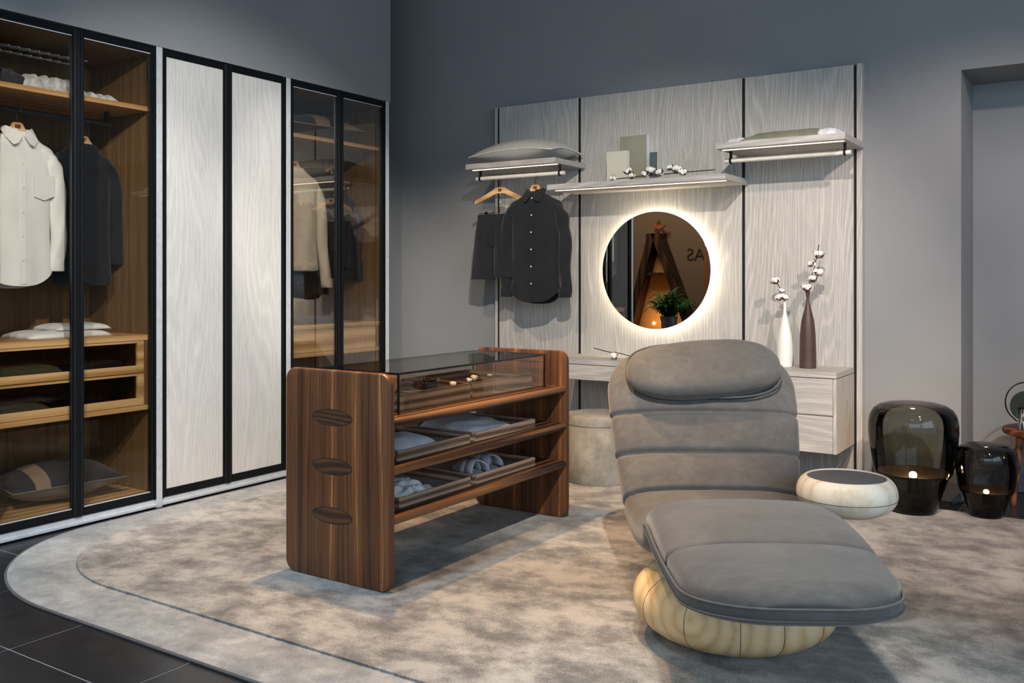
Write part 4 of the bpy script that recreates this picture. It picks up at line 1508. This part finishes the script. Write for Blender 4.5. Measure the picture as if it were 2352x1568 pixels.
pillow('linen_pillow', 'pale grey linen pillow lying on wall shelf above black shirt', (-3.46, 5.435, 2.0405), R(-4), 0.70, 0.38, 0.165, 'linen', 'linen', 'linen_edge', 3, droop=0.03)
pillow('banded_cushion', 'dark slate cushion with tan band on floor of the shirt wardrobe', (-4.74, 2.80, 0.0845), R(82), 0.58, 0.42, 0.20, 'slate_cloth', 'greige_cloth', 'greige_cloth', 5, band=[(-0.62, -0.36, 'tan_cloth')])
pillow('banded_cushion', 'dark slate cushion with tan bands on top shelf above the cream sweater', (-4.72, 4.66, 2.1885), R(80), 0.60, 0.40, 0.19, 'slate_cloth', 'slate_cloth', 'tan_cloth', 7, band=[(-0.35, 0.05, 'tan_cloth'), (0.45, 0.95, 'tan_cloth')])

# throw on the empty-rail shelf
tv = thing('folded_throw', 'thin folded grey green throw with pale fringes on wall shelf', 'throw', (-1.64, 5.4, 2.041))
heap('throw_body', -1.65, 5.40, 2.0415, 0.47, 0.28, 0.048, 'olive_cloth', tv, seed=3, folds=4, amp=0.5, rot=0.02, fold_axis=1)
heap('throw_upper', -1.62, 5.42, 2.068, 0.44, 0.20, 0.040, 'greige_cloth', tv, seed=6, folds=3, amp=0.5, rot=-0.03, fold_axis=1)
heap('fringe', -1.905, 5.40, 2.0415, 0.11, 0.27, 0.045, 'felt_edge', tv, seed=4, folds=7, amp=0.6, fold_axis=1)
heap('fringe', -1.385, 5.41, 2.0415, 0.12, 0.28, 0.060, 'felt_edge', tv, seed=5, folds=7, amp=0.6, fold_axis=1)

# cloth on the shelf and drawers of the wardrobes
fu = thing('fur_throw', 'silver fur throw with dark end folded on the shirt wardrobe shelf', 'throw', (-4.7, 2.7, 2.188))
heap('fur_roll', -4.66, 2.685, 2.1885, 0.30, 0.36, 0.105, 'fur', fu, seed=2, folds=9, amp=0.45, fold_axis=1, n=40)
heap('dark_end', -4.66, 2.475, 2.1885, 0.28, 0.13, 0.11, 'darkfur', fu, seed=4, folds=3, amp=0.4)
heap('fur_tail', -4.66, 2.935, 2.1885, 0.28, 0.22, 0.055, 'fur', fu, seed=7, folds=6, amp=0.5, fold_axis=1, n=34)
lt = thing('folded_linens', 'pile of white folded linens on drawers of the shirt wardrobe', 'linen', (-4.7, 2.8, 0.944))
heap('linen_fold', -4.72, 2.80, 0.9445, 0.30, 0.46, 0.040, 'white_cloth', lt, seed=2, folds=2, amp=0.25)
heap('linen_fold', -4.72, 2.88, 0.980, 0.26, 0.30, 0.036, 'white_cloth', lt, seed=4, folds=2, amp=0.25)
thing_heap('folded_sweater', 'dark folded sweater lying on drawers under the cream sweater', 'sweater', 'slate_cloth', -4.68, 4.55, 0.9445, 0.30, 0.36, 0.055, seed=3, folds=2)
thing_heap('pale_towel', 'pale blue towel under the drawers of wardrobe beside back wall', 'towel', 'felt_edge', -4.66, 4.50, 0.0845, 0.30, 0.34, 0.55, seed=3, folds=3, amp=0.1)
thing_heap('folded_shirt', 'olive folded shirt in upper glass drawer', 'shirt', 'olive_cloth', -4.64, 2.55, 0.7685, 0.24, 0.34, 0.052, seed=12, folds=2)
thing_heap('folded_shirt', 'dark folded shirt in upper glass drawer beside the olive one', 'shirt', 'slate_cloth', -4.64, 2.95, 0.7685, 0.24, 0.26, 0.045, seed=13, folds=2)
thing_heap('folded_shirt', 'olive folded shirt in lower glass drawer', 'shirt', 'olive_cloth', -4.64, 2.52, 0.5815, 0.24, 0.28, 0.050, seed=14, folds=2)


# ------------------------------------------------------------------ garments on hangers
def hanger(parent_label, loc, rz, half=0.20, drop=0.075, bar=False, mat='hanger', clip_drop=None):
    """local origin: top of the hook; hangs in local XZ"""
    h = thing('wooden_hanger', parent_label, 'hanger', loc, (0, 0, rz), world=False)
    zc = -0.085
    hook = [(0.0, 0, zc), (0.0, 0, -0.045), (0.018, 0, -0.03), (0.016, 0, -0.008), (0.0, 0, 0.0), (-0.014, 0, -0.008)]
    MB().tube(spline(hook, 6), 0.0022, 8).build('hook', 'chrome' if mat == 'pale' else 'black', h, True)
    vs, fs = [], []
    n = 24
    for i in range(n + 1):
        u = -1 + 2 * i / n
        x = u * half
        au = abs(u)
        zt = zc - drop * max(0.0, (au - 0.16) / 0.84) ** 0.85
        th = 0.040 - 0.016 * au if au > 0.2 else 0.042
        yo = 0.012 * au * au
        dy = 0.007
        for (yy, zz) in ((-dy, zt), (dy, zt), (dy, zt - th), (-dy, zt - th)):
            vs.append((x, yy - yo, zz))
    for i in range(n):
        b = 4 * i
        for q in range(4):
            q2 = (q + 1) % 4
            fs.append((b + q, b + q2, b + 4 + q2, b + 4 + q))
    fs += [(0, 1, 2, 3), (4 * n, 4 * n + 1, 4 * n + 2, 4 * n + 3)]
    mesh('shoulder', vs, fs, 'hanger', h, False)
    MB().box(-0.014, 0.014, -0.0082, -0.0068, zc - 0.030, zc - 0.010).build('brand_mark', 'husk', h)
    if clip_drop:
        mb = MB().tube([(-0.19, -0.004, -clip_drop), (0.19, -0.004, -clip_drop)], 0.0026, 8)
        mb.tube([(0, -0.004, zc - 0.03), (0, -0.004, -clip_drop)], 0.0026, 8)
        mb.build('clip_bar', 'chrome', h, True)
        for xx in (-0.125, 0.125):
            box('clip', xx - 0.008, xx + 0.008, -0.012, 0.006, -clip_drop - 0.02, -clip_drop + 0.012, 'black', h, 0.002)
    return h


def garment(name, label, cat, mat, loc, rz, half=0.235, length=0.72, sleeve=0.60, flare=0.04, style='shirt', buttons=6, pocket=False, seed=1, thick=0.055, cuff=True, group=None, splay=0.0):
    """local origin at the collar base, front faces local -y"""
    g = thing(name, label, cat, loc, (0, 0, rz), group, world=False)
    rows = [(0.012, 0.062, 0.040), (0.0, 0.070, 0.045), (-0.014, 0.095, 0.046), (-0.035, half * 0.62, 0.047), (-0.058, half * 0.86, 0.046), (-0.085, half * 0.95, 0.045),
            (-0.125, half * 0.93, 0.048), (-0.18, half * 0.86, 0.055), (-0.25, half * 0.83, 0.058), (-0.35, half * 0.82, 0.058), (-0.46, half * 0.82, 0.056),
            (-length * 0.82, half * 0.84, 0.054), (-length * 0.92, half * 0.86, 0.054), (-length, half * 0.87, 0.054)]
    rows = sorted(set(rows), key=lambda r: -r[0])
    P = spline(rows, 4)
    nseg = 56

    def surf(z, hw, hd, an):
        c, s_ = math.cos(an), math.sin(an)
        x = hw * sgnpow(c, 0.75)
        y = hd * (thick / 0.055) * sgnpow(s_, 0.9)
        low = min(1.0, max(0.0, (-z - 0.10) / max(0.2, length - 0.10)))
        wr = 0.010 * low * math.sin(x * 34 + seed * 3 + 1.5 * nz(x * 3, z * 2, seed)) + 0.007 * nz(x * 10 + seed, z * 5, seed * 2.3) * min(1, low * 4)
        y += wr * (1 if s_ < 0 else 0.7)
        zz = z
        if style in ('shirt',) and z < -length * 0.8:
            k_ = (-z - length * 0.8) / (length * 0.2)
            zz = z + 0.075 * k_ * abs(x / hw) ** 3.0 - (0.012 if s_ > 0 else 0) * k_
        return (x, y, zz)
    vs, fs = [], []
    for (z, hw, hd) in P:
        for k_ in range(nseg):
            vs.append(surf(z, hw, hd, 2 * PI * k_ / nseg))
    for i in range(len(P) - 1):
        for k_ in range(nseg):
            k2 = (k_ + 1) % nseg
            fs.append((i * nseg + k_, i * nseg + k2, (i + 1) * nseg + k2, (i + 1) * nseg + k_))
    body = mesh('body', vs, fs, mat, g, True)
    # sleeves
    for sg in (-1, 1):
        vs, fs = [], []
        m = 26
        ns = 22
        path = [(half * 0.60, -0.070), (half * 0.80, -0.105), (half * 0.94 + splay * 0.1, -0.17), (half * 1.02 + splay * 0.3, -0.28), (half * 1.06 + splay * 0.6, -0.28 - (sleeve - 0.2) * 0.5), (half * 1.10 + flare + splay, -0.075 - sleeve)]
        Q = spline(path, 7)
        nq = len(Q)
        for i, (px, pz) in enumerate(Q):
            u = i / (nq - 1)
            rx = 0.052 * (1 - u) + 0.040 * u
            ry = (0.048 * (1 - u) + 0.030 * u)
            grow = min(1.0, 0.45 + 0.55 * i / 12)
            rx, ry = rx * grow, ry * min(1.0, 0.75 + 0.25 * i / 12)
            for k_ in range(ns):
                an = 2 * PI * k_ / ns
                xx = rx * math.cos(an)
                yy = ry * math.sin(an)
                wv = 0.006 * math.sin(u * 22 + math.cos(an) * 3 + seed + sg) * (0.3 + u)
                vs.append((sg * (px + xx + wv), yy - 0.006 + wv * 0.6, pz + 0.3 * xx * (1 if i < 8 else 0.1)))
        for i in range(nq - 1):
            for k_ in range(ns):
                k2 = (k_ + 1) % ns
                fs.append((i * ns + k_, i * ns + k2, (i + 1) * ns + k2, (i + 1) * ns + k_))
        fs.append(tuple(range(ns)))
        fs.append(tuple((nq - 1) * ns + k_ for k_ in range(ns)))
        sl = mesh('sleeve', vs, fs, mat, g, True)
        if cuff:
            ex, ez2 = Q[-1]
            mb = MB()
            pr_ = [(ez2 + 0.055, 1.06), (ez2 - 0.002, 1.10), (ez2 - 0.006, 1.02)]
            cv_, cf = [], []
            for (zz, s2) in pr_:
                for k_ in range(ns):
                    an = 2 * PI * k_ / ns
                    cv_.append((sg * (ex - 0.002 * (zz - ez2) + 0.0415 * s2 * math.cos(an)), 0.032 * s2 * math.sin(an) - 0.006, zz))
            for i in range(2):
                for k_ in range(ns):
                    k2 = (k_ + 1) % ns
                    cf.append((i * ns + k_, i * ns + k2, (i + 1) * ns + k2, (i + 1) * ns + k_))
            cf.append(tuple(2 * ns + k_ for k_ in range(ns)))
            mesh('cuff', cv_, cf, mat, sl, True)
    yf = -0.050 * (thick / 0.055)

    def front(x, z):
        """y of the front cloth near the centre line"""
        i = min(range(len(P)), key=lambda q: abs(P[q][0] - z))
        return surf(P[i][0], P[i][1], P[i][2], -PI / 2 + 0.001)[1]
    if style == 'shirt':
        # collar stand and two leaves
        mb = MB()
        ns = 30
        vs, fs = [], []
        for (r_, z) in ((1.0, -0.004), (1.02, 0.026), (0.97, 0.028), (0.95, -0.004)):
            for k_ in range(ns):
                an = -PI / 2 + 0.32 + (2 * PI - 0.64) * k_ / (ns - 1)
                vs.append((0.066 * r_ * math.cos(an), 0.045 * r_ * math.sin(an), z + 0.006 * math.sin(an)))
        for i in range(4):
            i2 = (i + 1) % 4
            for k_ in range(ns - 1):
                fs.append((i * ns + k_, i * ns + k_ + 1, i2 * ns + k_ + 1, i2 * ns + k_))
        mesh('collar_stand', vs, fs, mat, g, True)
        for sg in (-1, 1):
            a = [(0.006, -0.062, -0.012), (0.030, -0.070, -0.052), (0.052, -0.066, -0.062), (0.082, -0.046, -0.026), (0.086, -0.006, 0.014), (0.070, 0.020, 0.032), (0.066, -0.018, 0.034), (0.040, -0.044, 0.020)]
            vs = [(sg * p[0], p[1], p[2]) for p in a] + [(sg * p[0] * 0.97, p[1] + 0.004, p[2] - 0.001) for p in a]
            n_ = len(a)
            fs = [(0, 1, 7), (1, 2, 3, 7), (3, 4, 6, 7), (4, 5, 6), (n_, n_ + 7, n_ + 1), (n_ + 1, n_ + 7, n_ + 3, n_ + 2), (n_ + 3, n_ + 7, n_ + 6, n_ + 4), (n_ + 4, n_ + 6, n_ + 5)]
            fs += [(q, (q + 1) % n_, n_ + (q + 1) % n_, n_ + q) for q in range(n_)]
            mesh('collar_leaf', vs, fs, mat, g)
        vs, fs = [], []
        zz = [-0.02 - (length - 0.03) * q / 30 for q in range(31)]
        for z in zz:
            y = front(0, z)
            for (dx, dy) in ((-0.014, -0.001), (-0.013, -0.0035), (0.013, -0.0035), (0.014, -0.001)):
                vs.append((dx, y + dy, z))
        for i in range(30):
            for q in range(3):
                fs.append((4 * i + q, 4 * i + q + 1, 4 * i + 5 + q, 4 * i + 4 + q))
        mesh('placket', vs, fs, mat, g)
        for b in range(buttons):
            z = -0.035 - (length - 0.16) * b / max(1, buttons - 1)
            MB().lathe([(0, -0.002), (0.0052, -0.002), (0.0056, 0), (0.004, 0.0012)], (0, front(0, z) - 0.0042, z), 12, 'Y').build('button', 'pearl', g)
        if pocket:
            vs = []
            for (x, z) in ((0.055, -0.20), (0.165, -0.195), (0.165, -0.30), (0.11, -0.325), (0.055, -0.31)):
                vs.append((x, -0.062 * (thick / 0.055) + 0.010 * abs(x) / 0.16, z))
            vs2 = [(p[0], p[1] - 0.003, p[2]) for p in vs]
            n_ = 5
            fs = [(0, 1, 2, 3, 4), (5, 9, 8, 7, 6)] + [(q, (q + 1) % 5, 5 + (q + 1) % 5, 5 + q) for q in range(5)]
            mesh('pocket', vs + vs2, fs, mat, g)
    else:
        ring = []
        for k_ in range(29):
            an = 2 * PI * k_ / 28
            ring.append((0.070 * math.cos(an), 0.045 * math.sin(an), 0.006 + 0.016 * math.sin(an)))
        MB().tube(ring, 0.010, 8, False).build('neckband', mat, g, True)
        ring = []
        zr_ = -length - 0.005
        vs, fs = [], []
        for (z, s2) in ((zr_ + 0.055, 1.0), (zr_ + 0.048, 1.03), (zr_, 0.97), (zr_ - 0.004, 0.90)):
            for k_ in range(40):
                an = 2 * PI * k_ / 40
                vs.append((half * 0.87 * s2 * sgnpow(math.cos(an), 0.75), 0.056 * s2 * (thick / 0.055) * sgnpow(math.sin(an), 0.9), z))
        for i in range(3):
            for k_ in range(40):
                k2 = (k_ + 1) % 40
                fs.append((i * 40 + k_, i * 40 + k2, (i + 1) * 40 + k2, (i + 1) * 40 + k_))
        mesh('hem_band', vs, fs, mat, g, True)
    return g


def dressed(hlabel, loc_hook, rz, **kw):
    """hanger whose hook tops out at loc_hook with a garment on it"""
    h = hanger(hlabel, loc_hook, rz, half=kw.pop('hh', 0.155), drop=0.17)
    x, y, z = loc_hook
    g = garment(loc=(x, y, z - 0.143), rz=rz, **kw)
    return h, g


# black shirt and shorts below the wall shelf
ZR = 1.951 + 0.0138
dressed('wooden hanger with brand plate holding the black shirt under wall shelf', (-3.328, 5.355, ZR + 0.003), R(2),
        name='black_shirt', label='black long-sleeved button shirt hanging from wall shelf rail', cat='shirt', mat='black_cloth', half=0.218, length=0.735, sleeve=0.62, seed=2, buttons=6, flare=-0.012)
hanger('bare wooden hanger with clip bar holding black shorts', (-3.622, 5.365, ZR + 0.003), R(-4), half=0.215, drop=0.085, clip_drop=0.262)
sh = thing('black_shorts', 'black elastic-waist shorts clipped to the bare wooden hanger', 'shorts', (-3.672, 5.365, 1.693), (0, 0, R(-4)), world=False)
nseg = 48
rows = [(0.004, 0.148, 0.026), (-0.03, 0.150, 0.030), (-0.06, 0.158, 0.034), (-0.14, 0.170, 0.039), (-0.20, 0.176, 0.040), (-0.225, 0.150, 0.030)]
P = spline(rows, 5)
vs, fs = [], []
for (z, hw, hd) in P:
    for k in range(nseg):
        an = 2 * PI * k / nseg
        x = hw * sgnpow(math.cos(an), 0.8)
        gath = 0.0035 * math.sin(x * 260) * max(0.0, 1 + z / 0.06) if z > -0.06 else 0.0
        vs.append((x, hd * sgnpow(math.sin(an), 0.8) + gath + 0.006 * math.sin(x * 30) * min(1, -z * 5 + 0.02), z))
for i in range(len(P) - 1):
    for k in range(nseg):
        k2 = (k + 1) % nseg
        fs.append((i * nseg + k, i * nseg + k2, (i + 1) * nseg + k2, (i + 1) * nseg + k))
fs.append(tuple(range(nseg)))
mesh('seat_cloth', vs, fs, 'black_cloth', sh, True)
for sg in (-1, 1):
    rows = [(-0.10, 0.080, 0.086, 0.037), (-0.18, 0.086, 0.091, 0.0405), (-0.30, 0.096, 0.095, 0.043), (-0.445, 0.104, 0.098, 0.045)]
    vs, fs = [], []
    P = spline(rows, 6)
    for (z, cx, hw, hd) in P:
        for k in range(36):
            an = 2 * PI * k / 36
            x = hw * sgnpow(math.cos(an), 0.8)
            vs.append((sg * cx + x, hd * sgnpow(math.sin(an), 0.8) + 0.005 * math.sin(x * 40 + z * 6), z - 0.012 * sg * (-1) * (z < -0.40) * 0.5))
    for i in range(len(P) - 1):
        for k in range(36):
            k2 = (k + 1) % 36
            fs.append((i * 36 + k, i * 36 + k2, (i + 1) * 36 + k2, (i + 1) * 36 + k))
    fs.append(tuple((len(P) - 1) * 36 + k for k in range(36)))
    mesh('leg', vs, fs, 'black_cloth', sh, True)
ring = []
for k in range(49):
    an = 2 * PI * k / 48
    ring.append((0.150 * sgnpow(math.cos(an), 0.8), 0.031 * sgnpow(math.sin(an), 0.8), -0.046))
MB().tube(ring, 0.004, 6, False).build('waistband_seam', 'black_cloth', sh, True)

# shirt wardrobe: white shirt in front, dark sweater behind (facing the room: local -y -> +x)
QR = R(90)
dressed('wooden hanger with printed mark inside the white shirt', (-4.60, 2.520, 2.110), QR,
        name='white_shirt', label='white long-sleeved shirt with chest pocket in glass wardrobe', cat='shirt', mat='white_cloth', half=0.198, length=0.755, sleeve=0.600, seed=4, buttons=6, pocket=True, thick=0.05, flare=-0.022, hh=0.14)
dressed('wooden hanger holding the charcoal sweater behind the white shirt', (-4.74, 2.955, 2.110), QR,
        name='dark_sweater', label='charcoal crew-neck sweater hanging behind the white shirt', cat='sweater', mat='navy_cloth', half=0.185, length=0.745, sleeve=0.56, seed=6, style='crew', thick=0.06, hh=0.17, flare=0.0)
# sweater wardrobe
dressed('wooden hanger inside the cream sweater', (-4.60, 4.37, 2.110), QR,
        name='cream_sweater', label='cream sweater with long sleeve hanging in wardrobe beside back wall', cat='sweater', mat='cream_knit', half=0.225, length=0.66, sleeve=0.70, seed=3, style='crew', thick=0.075, flare=0.02, hh=0.17, splay=0.03)
dressed('wooden hanger holding the dark buttoned shirt', (-4.68, 4.775, 2.110), QR,
        name='dark_shirt', label='dark shirt with pale buttons hanging next to the cream sweater', cat='shirt', mat='black_cloth', half=0.150, length=0.75, sleeve=0.56, seed=8, buttons=7, thick=0.05, hh=0.13, flare=-0.02)
dressed('wooden hanger holding the dark jacket near the wardrobe side', (-4.72, 4.955, 1.955), R(62),
        name='dark_jacket', label='charcoal jacket hung lowest near the side of the sweater wardrobe', cat='jacket', mat='navy_cloth', half=0.15, length=0.56, sleeve=0.50, seed=11, style='crew', thick=0.06, hh=0.12, flare=-0.02)
jr = thing('valet_rail', 'pale pull-out valet rail carrying the charcoal jacket', 'rail', (-4.72, 4.95, 1.96))
MB().tube([(-4.72, 4.80, 1.945), (-4.72, 5.04, 1.945)], 0.007, 10).build('rod', 'rod', jr, True)
box('bracket', -4.73, -4.71, 5.03, yc1 - 0.001, 1.935, 1.955, 'gunmetal', jr)
thing_heap('folded_jeans', 'blue denim jeans hanging below the cream sweater', 'jeans', 'denim', -4.62, 4.36, 1.10, 0.10, 0.16, 0.45, seed=5, folds=2, amp=0.15)

# ------------------------------------------------------------------ what the mirror shows: decorations by the partition
af = thing('a_frame_display', 'dark wooden a-frame display stand by the brown partition', 'display stand', (-5.8, -1.3, 0))
for xa, xf in ((-5.85, -6.36), (-5.80, -5.06)):
    mb = MB()
    w = 0.055
    vs = []
    for (x, z) in ((xa, 1.90), (xf, 0.0)):
        for dx in (-w, w):
            for y in (-1.47, -1.22):
                vs.append((x + dx, y, z))
    mb.add(vs, [(0, 1, 3, 2), (4, 6, 7, 5), (0, 4, 5, 1), (2, 3, 7, 6), (0, 2, 6, 4), (1, 5, 7, 3)])
    mb.build('upright', 'darkwood', af)
box('apex_block', -5.935, -5.72, -1.465, -1.225, 1.80, 1.905, 'darkwood', af)
box('crossbar', -6.02, -5.58, -1.46, -1.24, 1.30, 1.335, 'darkwood', af)
mesh('lit_back', [(-5.83, -1.475, 1.86), (-6.30, -1.475, 0.1), (-5.14, -1.475, 0.1)], [(0, 1, 2)], plain('backdrop_tan', '#b98a4e', 0.8), af)
lamp('a_frame_glow', 'POINT', (-5.80, -1.22, 0.6), (-5.8, -1.4, 0.5), 9, WARM, shadow_soft_size=0.01)
star = thing('wooden_star', 'wooden star topping the a-frame display stand', 'star', (-5.787, -1.35, 1.986))
vs = []
for y in (-1.37, -1.33):
    for q in range(10):
        r_ = 0.125 if q % 2 == 0 else 0.052
        a = PI / 2 + PI * q / 5
        vs.append((-5.787 + r_ * math.cos(a), y, 1.990 + r_ * math.sin(a)))
vs += [(-5.787, -1.37, 1.990), (-5.787, -1.325, 1.990)]
fs = []
for q in range(10):
    q2 = (q + 1) % 10
    fs += [(20, q2, q), (21, 10 + q, 10 + q2), (q, q2, 10 + q2, 10 + q)]
mesh('star_board', vs, fs, 'teak', star)
sb = thing('low_sideboard', 'dark low sideboard under the potted fern', 'sideboard', (-5.4, -0.9, 0))
box('carcass', -5.85, -4.95, -1.10, -0.70, 0.03, 0.48, 'darkwood', sb, 0.003)
box('door', -5.84, -5.41, -0.70, -0.682, 0.05, 0.46, 'darkwood', sb, 0.002)
box('door', -5.39, -4.96, -0.70, -0.682, 0.05, 0.46, 'darkwood', sb, 0.002)
fp = thing('potted_fern', 'lush green fern in zinc pot on low sideboard', 'plant', (-5.42, -0.9, 0.48), world=False)
MB().lathe([(0, 0), (0.095, 0), (0.12, 0.20), (0.125, 0.24), (0.115, 0.24), (0.11, 0.21), (0, 0.21)], (0, 0, 0), 36).build('pot', 'potm', fp, auto=40)
rnd = random.Random(7)
fr_me = []
for kind in range(4):
    vs, fs = [], []
    n = 16
    L = 0.44
    for i in range(n):
        u = i / n
        u2 = (i + 0.9) / n
        r0, z0 = L * u * 0.95, 0.30 * math.sin(u * 2.4) + 0.02 * kind * u
        r1, z1 = L * u2 * 0.95, 0.30 * math.sin(u2 * 2.4) + 0.02 * kind * u2
        w = 0.055 * math.sin(PI * min(1, u + 0.12)) + 0.006
        b = len(vs)
        vs += [(r0, -0.002, z0), (r0, 0.002, z0), (r1, 0.002, z1), (r1, -0.002, z1), ((r0 + r1) / 2 + 0.02, w, z0 - 0.012), ((r0 + r1) / 2 + 0.02, -w, z0 - 0.012)]
        fs += [(b, b + 1, b + 2, b + 3), (b + 1, b + 4, b + 2), (b, b + 3, b + 5)]
    me = bpy.data.meshes.new('frond')
    me.from_pydata(vs, [], fs)
    me.materials.append(M['leaf'])
    fr_me.append(me)
for q in range(70):
    o = bpy.data.objects.new('frond', fr_me[q % 4])
    COL.objects.link(o)
    o.parent = fp
    o.location = (rnd.uniform(-0.05, 0.05), rnd.uniform(-0.05, 0.05), 0.21)
    o.rotation_euler = (rnd.uniform(-0.3, 0.3), rnd.uniform(-0.55, 0.35), rnd.uniform(0, 2 * PI))
    s_ = rnd.uniform(0.6, 1.0)
    o.scale = (s_, s_, s_)
bp = thing('brown_screen', 'plain brown wooden screen standing before the partition', 'screen', (-4.79, -1.12, 0))
box('screen_board', -4.985, -4.60, -1.14, -1.10, 0.0, 2.4, plain('screen_brown', '#7a4a2a', 0.6), bp)
box('screen_foot', -4.965, -4.62, -1.20, -1.04, 0.0, 0.03, 'darkwood', bp)
cu = bpy.data.curves.new('wall_lettering', 'FONT')
cu.body = 'AS'
cu.size = 0.25
cu.extrude = 0.004
tmp = bpy.data.objects.new('lettering_source', cu)
COL.objects.link(tmp)
dg = bpy.context.evaluated_depsgraph_get()
lme = bpy.data.meshes.new_from_object(tmp.evaluated_get(dg))
bpy.data.objects.remove(tmp)
lme.name = 'wall_lettering'
lme.materials.clear()
lo = link('wall_lettering', lme, 'signblack')
lo.location = (-5.13, -1.496, 1.51)
lo.rotation_euler = (R(90), 0, R(180))
tag(lo, 'black capital letters on the brown partition wall', 'lettering')
